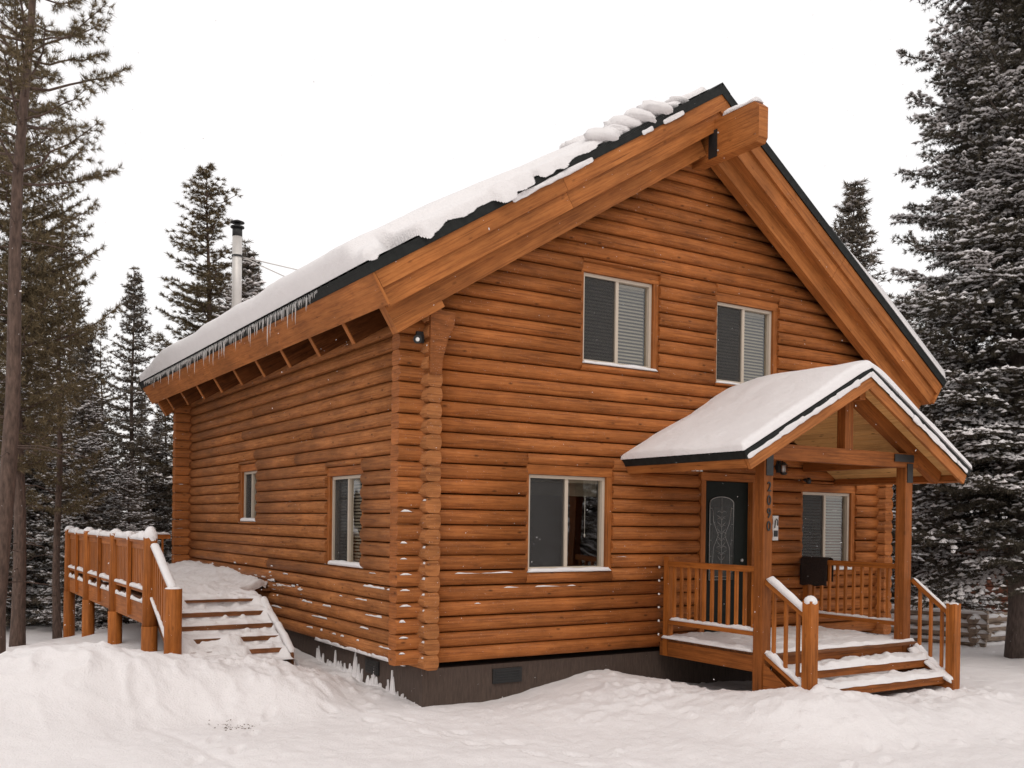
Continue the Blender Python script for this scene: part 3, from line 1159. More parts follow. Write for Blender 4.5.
# stairs
NY = -2.86
mb = MB()
TREADS = [(-.075, PD - .10, PD - .40), (-.275, PD - .40, PD - .71)]
for z, y0, y1 in TREADS:
    pass
st = thing("porch_stairs", (5.5, -2.5, -.5), None, None)
st.parent = cabin
st.location = Vector((5.5, -2.5, -.5)) - base_of(cabin)
for xs in (PX0 + .10, PX1 - .12):
    mbs = MB()
    mbs.prism([(PD - .09, .06), (NY - .02, -.33), (NY - .02, -.75), (PD - .09, -.30)], (xs, 0, 0), (0, 1, 0), (0, 0, 1), (.04, 0, 0), smooth=False)
    part("stringer", mbs, W_POST, st)
for z, y0, y1 in TREADS:
    mb = MB()
    mb.box(PX0 + .08, PX1 - .08, y1, y0 - .145, z - .045, z, grain='x')
    mb.box(PX0 + .08, PX1 - .08, y0 - .138, y0 + .0, z - .045, z, grain='x')
    mb.box(PX0 + .08, PX1 - .08, y1 + .004, y1 + .034, z - .105, z - .047, grain='x')
    part("tread", mb, W_POST, st)

# stair railings with newels
for x, ny, nz in ((PX0, NY, .90), (PX1, NY + .07, .76)):
    mb = MB()
    mb.box(x - .07, x + .07, ny - .07, ny + .07, -.8, nz, grain='z')
    rl = part("stair_railing", mb, W_RAIL, cabin, loc=(x, ny, -.5))
    z1, z0 = (1.10, .70) if x == PX0 else (1.06, .60)
    mb = MB()
    mb.beam((x, PD - .07, z1), (x, ny + .05, z0), .07, .06)
    part("hand_rail", mb, W_RAIL, rl)
    mb = MB()
    mb.beam((x, PD - .07, z1 - .98), (x, ny + .05, z0 - .95), .07, .06)
    part("bottom_rail", mb, W_RAIL, rl)
    for k in range(3):
        t = (k + .7) / 3.4
        yy = PD - .07 + (ny + .05 - PD + .07) * t
        zt = z1 + (z0 - z1) * t
        mb = MB()
        mb.box(x - .02, x + .02, yy - .02, yy + .02, zt - .95, zt - .03, grain='z')
        part("baluster", mb, W_RAIL, rl)
    # skirt board
    if x == PX0:
        mb = MB()
        mb.prism([(PD - .09, .02), (ny + .06, -.40), (ny + .06, -.75), (PD - .09, -.36)], (x - .06, 0, 0), (0, 1, 0), (0, 0, 1), (.03, 0, 0), smooth=False)
        part("skirt_board", mb, W_POST, rl)

# ---- porch roof
PRX, PRZ = 5.60, 4.03
PEX = (3.21, 7.92)
PYF = -2.46
mb = MB()
mb.box(PX0 - .08, PX1 + .08, PD - .075, PD + .075, 2.72, 2.93, grain='x')
tie = part("porch_beam", mb, W_POST, cabin)
mb = MB()
mb.box(PRX - .085, PRX + .085, PD - .07, PD + .07, 2.932, 3.60, grain='z')
part("king_post", mb, W_POST, tie)
for xx in (PX0, PX1):
    mb = MB()
    mb.box(xx - .07, xx + .07, PD + .08, -.06, 2.74, 2.92, grain='y')
    part("side_beam", mb, W_POST, tie)
mb = MB()
mb.box(PRX - .06, PRX + .06, PYF + .12, -.06, 3.60, 3.80, grain='y')
part("porch_ridge_beam", mb, W_POST, tie)


def pframe(side):
    r = Vector((PRX, 0, PRZ))
    ex = PEX[0] if side < 0 else PEX[1]
    e = Vector((ex, 0, 2.765 if side < 0 else 2.72))
    d = e - r
    L_ = d.length
    d.normalize()
    n = Vector((-d.z, 0, d.x)) if d.x > 0 else Vector((d.z, 0, -d.x))
    return r, d, n, L_


for side in (-1, 1):
    fr = pframe(side)
    r, d, n, L_ = fr
    mt = abs(d.z) / abs(d.x)
    mb = MB()
    sbox(mb, fr, .0, L_ + .02, -.03, 0, PYF - .02, -.06, 'y')
    q_ = .003 if side > 0 else 0
    sbox(mb, fr, 0, L_ + .02, -.105, -.031, PYF - .022 + q_, PYF - .012 + q_)
    sbox(mb, fr, L_ + .008, L_ + .018, -.10, -.031, PYF - .01, -.06, 'y')
    k = PYF + .12
    while k < -.1:
        sbox(mb, fr, .05, L_ + .026, .0005, .018, k, k + .025)
        k += .115
    prf = part("porch_roof", mb, M_METAL, cabin, "left slope of the porch roof" if side < 0 else "right slope of the porch roof")
    mb = MB()
    w_ = .0
    k = .10 * mt
    while k < L_ - .06:          # tongue and groove boards
        k2 = min(k + .135, L_ - .05)
        sbox(mb, fr, k, k2 - .004, -.118, -.033, PYF + .05, -.06, 'y')
        k = k2
    part("pine_soffit", mb, W_PINE, prf)
    mb = MB()
    sbox(mb, fr, 0, L_ - .01, -.255, -.107, PYF + q_, PYF + .045 + q_)
    part("rake_board", mb, W_FASC, prf)
    mb = MB()
    sbox(mb, fr, L_ - .045, L_ + .004, -.225, -.107, PYF + .05, -.06, 'y')
    part("eave_fascia", mb, W_FASC, prf)
    mb = MB()
    sbox(mb, fr, .20, L_ - .25 if side < 0 else L_ - .12, -.31, -.120, PD - .06, PD + .06)
    part("truss_rafter", mb, W_POST, prf)
# ---- small fittings on the walls
mb = MB()
mb.box(6.37, 6.45, -.10, -.045, 2.70, 2.90)
mb.tube([(6.41, -.10, 2.86), (6.41, -.17, 2.88), (6.41, -.19, 2.84)], .012, 6)
mb.tube([(6.41, -.19, 2.66), (6.41, -.19, 2.68), (6.41, -.19, 2.70)], [.03, .06, .055], 6)
mb.tube([(6.41, -.19, 2.82), (6.41, -.19, 2.87)], [.065, .02], 6)
for k in range(6):
    a = k * math.pi / 3
    mb.tube([(6.41 + .055 * math.cos(a), -.19 + .055 * math.sin(a), 2.70), (6.41 + .06 * math.cos(a), -.19 + .06 * math.sin(a), 2.82)], .005, 4)
ln = part("wall_lantern", mb, M_BLACK, cabin)
mb = MB()
mb.tube([(6.41, -.19, 2.70), (6.41, -.19, 2.81)], .03, 8)
part("bulb", mb, M_LAMPW, ln)
mb = MB()
mb.tube([(7.06, -.05, 2.60), (7.06, -.12, 2.60)], .03, 8)
mb.blob((7.06, -.14, 2.59), .045, .05, .055, 10, 6, 0)
part("door_sensor", mb, M_BLACK, cabin)
mb = MB()
mb.box(6.31, 6.43, -.075, -.052, 1.60, 2.00)
pn = part("notice_board", mb, M_WHITE, cabin)
mb = MB()
mb.box(6.325, 6.415, -.082, -.0755, 1.66, 1.76)
mb.tube([(6.34, -.085, 1.80), (6.35, -.09, 1.92), (6.375, -.09, 1.95), (6.40, -.09, 1.92), (6.405, -.085, 1.84)], .008, 6)
part("hook", mb, M_BLACK, pn)
# triple lamp under the porch eave
mb = MB()
mb.box(4.52, 4.74, -.10, -.05, 2.705, 2.745)
tl = part("eave_lamp", mb, M_BLACK, cabin)
for k in range(3):
    mb = MB()
    mb.tube([(4.55 + k * .08, -.085, 2.705), (4.55 + k * .08, -.085, 2.655)], [.02, .027], 8)
    part("bulb", mb, M_LAMPW, tl)
# twin head floodlight tucked under the corner of the main roof
mb = MB()
mb.box(-.16, -.06, -.10, -.052, 4.10, 4.24)
mb.tube([(-.13, -.10, 4.15), (-.16, -.17, 4.17)], .02, 8)
mb.tube([(-.13, -.10, 4.15), (-.19, -.16, 4.13), (-.22, -.23, 4.11)], [.02, .045, .055], 10)
fl = part("floodlight", mb, M_BLACK, cabin)
mb = MB()
mb.blob((-.222, -.237, 4.108), .028, .02, .028, 10, 6, 0)
part("lens", mb, M_LAMPW, fl)

# ---- cloth thrown over the right porch rail
mb = MB()
PXC = PX1 - .06
ys = np.linspace(-.64, -.10, 15)
pts = []
for i_, yv in enumerate(ys):
    row = []
    for t in np.linspace(0, 1, 17):
        s_ = t * (.46 + .055 * 2 + .36)
        wob = .010 * math.sin(i_ * 1.3 + t * 9) + .008 * math.sin(i_ * .7)
        if s_ < .44:
            row.append((PXC - .062 - abs(wob) - .012 * (1 - s_ / .44), yv, 1.315 - (.44 - s_) + .012 * math.sin(i_ * .9)))
        elif s_ < .56:
            row.append((PXC - .06 + (s_ - .44), yv, 1.315 + .012 * math.sin(math.pi * (s_ - .44) / .12)))
        else:
            row.append((PXC + .062 + abs(wob), yv, 1.315 - (s_ - .56)))
    pts.append(row)
mb.v = [Vector(p) for row in pts for p in row]
for a in range(14):
    for b in range(16):
        q = a * 17 + b
        mb.face([q, q + 1, q + 18, q + 17], [(0, 0)] * 4, True)
cl = part("draped_cloth", mb, M_MAT)
sm = cl.modifiers.new("thick", 'SOLIDIFY')
sm.thickness = .014
sm.offset = 1
tag(cl, "dark brown cloth draped over the right porch railing below the window", "cloth")

# ============================================================ SIDE DECK
DX, DZ = -2.50, .60
DY0, DY1 = 3.82, 11.6
mb = MB()
y = DY0 - .02
while y < DY1 + .1:
    mb.box(DX, -.06 if y > 5.7 else -.84, y, y + .138, DZ - .04, DZ, grain='x')
    y += .143
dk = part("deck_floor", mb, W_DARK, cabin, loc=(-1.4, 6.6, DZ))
mb = MB()
mb.box(DX - .045, DX - .005, DY0 - .02, DY1 + .1, DZ - .36, DZ - .043, grain='y')
mb.box(DX - .005, -.07, DY1 + .10, DY1 + .14, DZ - .30, DZ - .043, grain='x')
part("rim_joist", mb, W_RAIL, dk)
mb = MB()
mb.box(DX - .043, DX - .003, DY0 + .1, DY1, 1.36, 1.46, grain='y')
mb.box(DX - .08, DX + .05, DY0 + .11, DY1 - .1, 1.462, 1.50, grain='y')
dr = part("deck_railing", mb, W_RAIL, cabin, loc=(DX, 6.6, DZ))
mb = MB()
mb.box(DX - .043, DX - .003, DY0 + .1, DY1, .70, .76, grain='y')
part("bottom_rail", mb, W_RAIL, dr)
posts_y = [DY0, DY0 + 2.65, DY0 + 5.35, DY1]
for yy in posts_y:
    mb = MB()
    mb.tube([(DX - .03, yy, -1.1), (DX - .03, yy, DZ - .36)], .115, 14)
    mb.tube([(DX - .03, yy, DZ - .36), (DX - .03, yy, 1.56)], [.108, .098], 14)
    part("deck_post", mb, W_RAIL, dr)
for yy in [(a + b) / 2 for a, b in zip(posts_y[:-1], posts_y[1:])]:
    mb = MB()
    mb.box(DX - .10, DX - .046, yy - .045, yy + .045, DZ - .30, 1.54, grain='z')
    part("half_post", mb, W_RAIL, dr)
k = DY0 + .18
while k < DY1 - .1:
    if min(abs(k - q) for q in posts_y) > .1:
        mb = MB()
        mb.box(DX - .035, DX + .005, k - .04, k + .04, .76, 1.37, grain='z')
        part("baluster", mb, W_RAIL, dr)
    k += .125
# far end railing
mb = MB()
mb.box(DX, -.45, DY1 - .02, DY1 + .02, 1.36, 1.46, grain='x')
mb.box(DX, -.45, DY1 - .02, DY1 + .02, .70, .76, grain='x')
fr2 = part("deck_railing", mb, W_RAIL, cabin, "far end railing of the side deck", loc=(-1.5, DY1, DZ))
k = DX + .2
while k < -.5:
    mb = MB()
    mb.box(k - .02, k + .02, DY1 - .02, DY1 + .02, .76, 1.36, grain='z')
    part("baluster", mb, W_RAIL, fr2)
    k += .14
# side stairs
SX0, SX1 = -2.42, -.82
DST = [(.60, 3.83), (.435, 3.50), (.27, 3.20), (.117, 2.90), (-.03, 2.60)]
ds = thing("deck_stairs", (-1.7, 2.2, -.2), None, None)
ds.parent = cabin
ds.location = Vector((-1.7, 2.2, -.2)) - base_of(cabin)
for xs in (SX0, SX1 - .04):
    mb = MB()
    mb.prism([(3.85, DZ - .02), (2.42, -.10), (2.42, -.42), (3.85, .25)], (xs, 0, 0), (0, 1, 0), (0, 0, 1), (.04, 0, 0), smooth=False)
    part("stringer", mb, W_DARK, ds)
for z, yv in DST[1:]:
    mb = MB()
    mb.box(SX0 + .045, SX1 - .045, yv, yv + .27, z - .065, z, grain='x')
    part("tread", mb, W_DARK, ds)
# stair rail with round newel
NX, NYD = DX + .01, 2.56
mb = MB()
mb.tube([(NX, NYD, -.6), (NX, NYD, .87)], .118, 16)
sr = part("stair_railing", mb, W_RAIL, cabin, "side stair railing with round log newel", loc=(NX, NYD, -.3))
mb = MB()
mb.beam((DX, DY0 - .08, 1.40), (NX, NYD + .08, .80), .07, .06)
part("hand_rail", mb, W_RAIL, sr)
mb = MB()
mb.beam((DX, DY0 - .08, .64), (NX, NYD + .08, .02), .05, .06)
part("bottom_rail", mb, W_RAIL, sr)
for k in range(8):
    t = (k + .6) / 8.2
    yy = DY0 - .08 + (NYD + .08 - DY0 + .08) * t
    zt = 1.40 - .60 * t
    mb = MB()
    mb.box(DX - .02, DX + .02, yy - .035, yy + .035, zt - .77, zt - .03, grain='z')
    part("baluster", mb, W_RAIL, sr)

# ============================================================ SNOW ON THE BUILDING
random.seed(5)


def slope_snow(name, fr, s0, s1, y0, y1, hfun, label, inset=None, ns=150, ny=230, round_=.10, lift=.023, yfront=None):
    """a slab of snow on a roof slope; hfun(s, y) gives depth along the normal"""
    r, d, n, L_ = fr
    S = np.linspace(s0, s1, ns)
    Y = np.linspace(y0, y1, ny)
    if yfront is not None:
        Y = np.concatenate([np.linspace(y0, y0 + 1.1, ny // 2), np.linspace(y0 + 1.13, y1, ny - ny // 2)])
    SS, YY = np.meshgrid(S, Y)
    H = hfun(SS, YY)
    ed = np.minimum(np.minimum(SS - s0, s1 - SS), np.minimum(YY - y0, y1 - YY))
    if inset is not None:
        ed = np.minimum(ed, inset(SS, YY))
    e = np.clip(ed / round_, 0, 1)
    H = H * np.sqrt(np.clip(1 - (1 - e) ** 2.4, 0, 1)) 
    keep = ed > -.0001
    H = np.where(keep, H, 0)
    drop = 0 * SS if yfront is None else np.clip(yfront - YY, 0, 1) * 1.15
    lift = lift - drop
    top = np.stack([r.x + d.x * SS + n.x * (H + lift), YY + r.y, r.z + d.z * SS + n.z * (H + lift)], -1)
    bot = np.stack([r.x + d.x * SS + n.x * (lift - .004), YY + r.y, r.z + d.z * SS + n.z * (lift - .004)], -1)
    V = np.concatenate([top.reshape(-1, 3), bot.reshape(-1, 3)])
    I = np.arange(ns * ny).reshape(ny, ns)
    q = np.stack([I[:-1, :-1], I[:-1, 1:], I[1:, 1:], I[1:, :-1]], -1).reshape(-1, 4)
    hq = H.reshape(-1)[q].max(1) > .006
    q = q[hq]
    F = np.concatenate([q, q[:, ::-1] + ns * ny])
    me = np_mesh(name, V, F, M_SNOW, smooth=True, nv=4)
    # drop loose vertices is unnecessary; they do not render
    ob = bpy.data.objects.new(name, me)
    COL.objects.link(ob)
    tag(ob, label, "snow", kind="stuff")
    return ob


frL, frR = slope_frame(-1), slope_frame(1)
LL, LR = frL[3], frR[3]


def hl(s, y):
    base = .07 + .25 * np.clip((s - 1.4) / 3.2, 0, 1)
    base = base + .035 * fbm(s * .8, y * .8, 3, 5)
    # the sheet has crept: a lower apron along the rake in front of a thicker slab
    wav = YF + .50 + .22 * np.sin(s * 1.7 + .4) + .10 * vnoise(s * 2.2, s * 0, 8)
    apron = 1 / (1 + np.exp((y - wav) / .045))
    base = base * (1 - .52 * apron * np.clip((s - .8) / 1.5, 0, 1))
    # broken crumbs near the ridge
    base = base + .07 * (1 - np.abs(vnoise(s * 3.1, y * 2.9, 9))) ** 3 * np.clip((2.4 - s) / .8, 0, 1)
    base = base * (1 - .5 * np.clip((y - 9.6) / 2.2, 0, 1))
    base = base + .05 * np.exp(-((y - 9) / 1.2) ** 2) * np.exp(-((s - 3.5) / 1.8) ** 2)
    return np.clip(base, .02, None)


def insL(s, y):
    # where the apron hangs over the rake and where it has broken away
    e = YF + .05 + .06 * vnoise(s * 2.3, s * 0, 3) + .035 * vnoise(s * 8, s * 0, 13)
    e = e - .13 * (np.exp(-((s - 4.6) / .8) ** 2) + .8 * np.exp(-((s - 3.0) / .5) ** 2) + .9 * np.exp(-((s - 5.65) / .22) ** 2))
    e = e + .26 * np.exp(-((s - 6.05) / .16) ** 2) + .12 * np.exp(-((s - 3.85) / .07) ** 2) + .16 * np.clip((1.9 - s) / 1.2, 0, 1) + .10 * np.exp(-((s - 1.65) / .06) ** 2) + .10 * np.exp(-((s - 1.1) / .05) ** 2)
    return (y - e)


slope_snow("roof_snow", frL, .12, LL + .015, YF - .12, YB - .15, hl, "thick white snow slab sagging over the long left slope of the main roof", insL, ns=300, ny=440, round_=.15, yfront=YF - .005)


def hr(s, y):
    return .045 + .13 * np.clip((s - 3.2) / 1.4, 0, 1) + .015 * fbm(s * 1.2, y * 1.2, 2, 8)


slope_snow("roof_snow", frR, 3.0, LR + .04, YF - .01, YB, hr, "thin snow strip on the lower right slope of the main roof", None, ns=110, ny=180, round_=.10)

pfL, pfR = pframe(-1), pframe(1)


def hp(s, y):
    return .095 + .02 * fbm(s * 1.1, y * 1.1, 3, 40) - .035 * np.clip((y + .35) / .3, 0, 1) + .035 * np.sin(np.clip((s + .2) / 1.4, 0, 1) * 3.14)


# one quilt over both slopes of the porch roof
def porch_quilt():
    ns, ny = 240, 130
    U = np.linspace(-(pfL[3] + .03), pfR[3] + .03, ns)
    Y = np.linspace(PYF - .03, -.05, ny)
    UU_, YY = np.meshgrid(U, Y)
    s = np.abs(UU_)
    H = hp(s, YY)
    ed = np.minimum(np.minimum(UU_ - U[0], U[-1] - UU_), np.minimum(YY - Y[0], 9 + 0 * YY))
    ragged = .018 * np.abs(vnoise(UU_ * 9, YY * 9, 4))
    e = np.clip((ed - ragged * 0) / .11, 0, 1)
    H = H * np.sqrt(np.clip(1 - (1 - e) ** 2.4, 0, 1))
    sm_ = np.exp(-(s / .12) ** 2)
    nx = np.where(UU_ < 0, pfL[2].x, pfR[2].x)
    nz = np.where(UU_ < 0, pfL[2].z, pfR[2].z)
    nx = nx * (1 - sm_)
    nz = nz * (1 - sm_) + sm_
    dx = np.where(UU_ < 0, pfL[1].x, pfR[1].x)
    dz = np.where(UU_ < 0, pfL[1].z, pfR[1].z)
    lift = .020
    zr = -.05 * np.exp(-(s / .15) ** 2)
    top = np.stack([PRX + dx * s + nx * (H + lift), YY, PRZ + dz * s + nz * (H + lift) + zr * 0.4], -1)
    bot = np.stack([PRX + dx * s + nx * (lift - .003), YY, PRZ + dz * s + nz * (lift - .003)], -1)
    V = np.concatenate([top.reshape(-1, 3), bot.reshape(-1, 3)])
    I = np.arange(ns * ny).reshape(ny, ns)
    q = np.stack([I[:-1, :-1], I[:-1, 1:], I[1:, 1:], I[1:, :-1]], -1).reshape(-1, 4)
    F = np.concatenate([q, q[:, ::-1] + ns * ny])
    ob = bpy.data.objects.new("porch_roof_snow", np_mesh("porch_roof_snow", V, F, M_SNOW, smooth=True, nv=4))
    COL.objects.link(ob)
    tag(ob, "smooth white snow blanket covering the small gabled porch roof", "snow", kind="stuff")


porch_quilt()

# ---- ribbons of snow along ledges
def ribbon(mb, p, q, w_, h_, side=None, n=None, up=(0, 0, 1), rough=.35, seg=.05):
    """lumpy half-round strip of snow lying on the line p-q"""
    p, q, up = Vector(p), Vector(q), Vector(up)
    a = q - p
    L_ = a.length
    N = max(3, int(L_ / seg))
    sd = a.cross(up).normalized()
    u2 = sd.cross(a).normalized()
    m = 7
    i0 = len(mb.v)
    ph = random.random() * 50
    for k in range(N + 1):
        t = k / N
        e = min(1, min(t, 1 - t) * L_ / (h_ * .8 + .01))
        e = math.sqrt(max(0, 1 - (1 - e) ** 2)) * .92 + .08
        hh = h_ * e * (1 + rough * (float(vnoise(np.array(ph + t * L_ * 4.0), np.array(ph), 2)) + .5 * float(vnoise(np.array(ph + t * L_ * 13.0), np.array(ph), 3))))
        ww = w_ * .5 * (1 + .18 * rough * float(vnoise(np.array(ph + t * L_ * 9.0), np.array(ph), 6))) * (.6 + .4 * e)
        c = p + a * t
        for j in range(m):
            th = math.pi * j / (m - 1)
            cx_ = math.cos(th)
            sz = math.sin(th) ** .6
            mb.v.append(c + sd * ww * cx_ + u2 * hh * sz)
    for k in range(N):
        for j in range(m - 1):
            b = i0 + k * m + j
            mb.face([b, b + 1, b + m + 1, b + m], [(0, 0)] * 4, True)
        b = i0 + k * m
        mb.face([b, b + m, b + 2 * m - 1, b + m - 1], [(0, 0)] * 4, False)
    mb.face([i0 + j for j in range(m)], [(0, 0)] * m, False)
    e0 = i0 + N * m
    mb.face([e0 + j for j in range(m)][::-1], [(0, 0)] * m, False)


def stuff(name, mb, label):
    o = part(name, mb, M_SNOW)
    return tag(o, label, "snow", kind="stuff")


# main roof: ridge beam cap, strip stuck on the rake trim
mb = MB()
ribbon(mb, (RX, -1.36, bz1 - .002), (RX, -.66, bz1 - .002), .19, .085, rough=.25)
r, d, n, L_ = frL
# broken slabs and crumbs beside the ridge
for _ in range(46):
    s_ = random.uniform(.5, 2.7)
    k_ = random.uniform(.07, .15) * (1.2 if s_ > 1 else .8)
    c = r + d * s_ + n * (k_ * .45) + Vector((0, YF + .10 + random.random() ** 2 * .7, 0))
    mb.blob(c, k_ * 1.7, k_ * 1.1, k_ * .62, 10, 6, .12)
for s0, s1, off in ((2.85, 4.35, -.115), (1.62, 1.85, -.11), (.95, 1.40, -.11)):
    off -= .0
    a = r + d * s0 + n * off + Vector((0, YF - .024, 0))
    b = r + d * s1 + n * off + Vector((0, YF - .024, 0))
    ribbon(mb, a, b, .07, .014, up=(0, -1, .0), rough=1.5, seg=.025)
r, d, n, L_ = pfL
for fr_ in (pfL, pfR):
    r, d, n, L_ = fr_
    s0 = .03
    while s0 < L_ - .1:
        s1 = min(L_, s0 + random.uniform(.25, .8))
        o_ = random.uniform(-.085, -.07)
        ribbon(mb, r + d * s0 + n * o_ + Vector((0, PYF - .024, 0)), r + d * s1 + n * o_ + Vector((0, PYF - .024, 0)), random.uniform(.055, .09), .007, up=(0, -1, 0), rough=1.6, seg=.025)
        s0 = s1 - random.uniform(.0, .06)
stuff("beam_snow", mb, "small snow caps and crusts on the ridge beam and both gable trims")

# window sills
mb = MB()
for a, b, c, d_, _ in FW:
    ribbon(mb, (a - .02, -.005, c - .022), (b + .10, -.005, c - .022), .11, .05, rough=.3)
for a, b, c, d_, _ in SW:
    ribbon(mb, (-.005, a - .10, c - .022), (-.005, b + .02, c - .022), .11, .065, rough=.25)
stuff("sill_snow", mb, "narrow strips of snow lying on the six window sills")

# log ledges: dashes on lower side courses, corner notches, and a few in front
mb = MB()
for k in range(0, 8):
    z = -.06 + (k) * PITCH + .158
    dens = [.95, .55, .7, .6, .5, .2, .12, .08][k]
    y = .45
    while y < 8:
        L_ = random.uniform(.08, .75)
        near = 1 if y < 4.0 else .55
        if random.random() < dens * near:
            ribbon(mb, (-.048, y, z), (-.048, y + L_, z), .030, random.uniform(.012, .024), rough=.8)
        y += L_ + random.uniform(.05, .5)
# bottom log gathers more
y = .4
while y < 3.2:
    L_ = random.uniform(.3, .9)
    ribbon(mb, (-.035, y, -.075), (-.035, y + L_, -.075), .05, .06, rough=.7)
    y += L_ * .95
for k in range(1, 12):
    dn = 1 if k < 9 else .5
    if random.random() < dn:
        ribbon(mb, (-.34, -.045, k * PITCH - .045), (-.36 + random.uniform(.10, .2), -.045, k * PITCH - .045), .035, .022, rough=.4)
    if random.random() < dn:
        ribbon(mb, (-.045, -.19, -.06 + k * PITCH - .045), (-.045, -.19 + random.uniform(.06, .11), -.06 + k * PITCH - .045), .035, .026, rough=.4)
for x0, x1, k in ((.45, 1.35, 5), (1.2, 1.45, 4), (1.7, 2.4, 4), (.75, .85, 3), (2.5, 2.7, 5), (3.1, 3.3, 6)):
    ribbon(mb, (x0, -.048, k * PITCH + PITCH - .043), (x1, -.048, k * PITCH + PITCH - .043), .028, .012, rough=.9)
# frosting swept up against the far end of the side wall
for _ in range(90):
    y = random.uniform(4.0, 11.3)
    z = .60 + abs(random.gauss(0, .16)) 
    mb.blob((-.062, y, z), .012, random.uniform(.03, .13), random.uniform(.008, .02), 8, 4, .5)
for z in (.3, .5, .7, .9, 1.1, 1.3):    # bead of snow on log butts beside the porch newel
    mb.blob((3.90, -.09, z - .1), .018, .015, .018, 6, 4, .3)
stuff("ledge_snow", mb, "dashes of snow caught on the lower log ledges and corner log ends")

# snow spikes clinging to the side foundation
mb = MB()
random.seed(9)
y = .1
while y < 3.7:
    g = gh(-.02, y)
    hgt = (.05 + .30 * random.random() ** 2.2) * (1 if y > .4 else .5) * (.55 + .45 * math.sin(y * 5) ** 2)
    wd = random.uniform(.035, .10)
    N = 5
    i0 = len(mb.v)
    lean = random.uniform(-.04, .04)
    for k in range(N + 1):
        t = k / N
        ww = wd * (1 - t) ** random.uniform(.7, 1.3) * .6 + .004
        for j in range(5):
            th = math.pi * j / 4
            mb.v.append(Vector((.043 - .055 * (1 - t * .6) * math.sin(th), y + lean * t + ww * math.cos(th) + random.uniform(-.006, .006), g - .10 + (hgt + .10) * t)))
    for k in range(N):
        for j in range(4):
            b = i0 + k * 5 + j
            mb.face([b, b + 1, b + 6, b + 5], [(0, 0)] * 4, True)
    y += wd * random.uniform(.5, 1.3) + (random.random() < .2) * .12
stuff("wall_snow", mb, "jagged snow spikes splashed up the dark side foundation wall")

# porch: floor, treads, rails, newel caps
mb = MB()
NSX, NSY = 90, 64
def pad(mb, x0, x1, y0, y1, z, h_, seed, edge=.05, nx=60, ny=10):
    xs = np.linspace(x0, x1, nx)
    ys_ = np.linspace(y0, y1, ny)
    X_, Y_ = np.meshgrid(xs, ys_)
    e = np.clip(np.minimum(np.minimum(X_ - x0, x1 - X_), np.minimum(Y_ - y0, y1 - Y_)) / edge, 0, 1)
    Hh = h_ * (1 + .45 * fbm(X_ * 5, Y_ * 5, 3, seed)) * np.sqrt(np.clip(1 - (1 - e) ** 2, 0, 1))
    Hh = np.clip(Hh, 0.001, None)
    wob = .02 * vnoise(X_ * 6, Y_ * 0, seed + 3)
    i0 = len(mb.v)
    for a in range(ny):
        for b in range(nx):
            edgey = wob[a, b] if a in (0,) else 0
            mb.v.append(Vector((X_[a, b], Y_[a, b] + edgey, z + Hh[a, b] - .001)))
    for a in range(ny - 1):
        for b in range(nx - 1):
            q = i0 + a * nx + b
            mb.face([q, q + 1, q + nx + 1, q + nx], [(0, 0)] * 4, True)


pad(mb, PX0 - .03, PX1 + .03, PD - .12, -.07, FZ + .002, .045, 3, nx=110, ny=70)
for i_, (z, y0, y1) in enumerate(TREADS):
    pad(mb, PX0 + .10, PX1 - .10, y1 - .015, y0 + .05, z + .002, .075, 10 + i_, nx=110, ny=14)
for x, hh in ((PX0, .045), (PX1 - .06, .035)):
    ribbon(mb, (x, PD + .09, .425), (x, -.24, .425), .085, hh, rough=.4)
ribbon(mb, (PX0 - .03, PD + .10, FZ), (PX0 - .03, -.1, FZ), .10, .035, rough=.5)
ribbon(mb, (PX0, PD - .09, 1.135), (PX0, NY + .06, .735), .095, .075, rough=.2)
ribbon(mb, (PX0, PD - .09, .155), (PX0, NY + .06, -.215), .10, .075, rough=.5)
ribbon(mb, (PX1, PD - .09, 1.09), (PX1, NY + .13, .63), .06, .022, rough=.5)
ribbon(mb, (PX1, PD - .09, .105), (PX1, NY + .13, -.315), .10, .06, rough=.4)
ribbon(mb, (PX1 - .10, PD - .10, .05), (PX1 - .10, NY - .0, -.36), .16, .05, rough=.7)
mb.blob((PX0, NY, .895), .085, .085, .075, 12, 6, .04)
mb.blob((PX1, NY + .07, .755), .078, .078, .022, 12, 5, .05)
stuff("porch_snow", mb, "snow lying on the porch floor, steps, rails and newel tops")

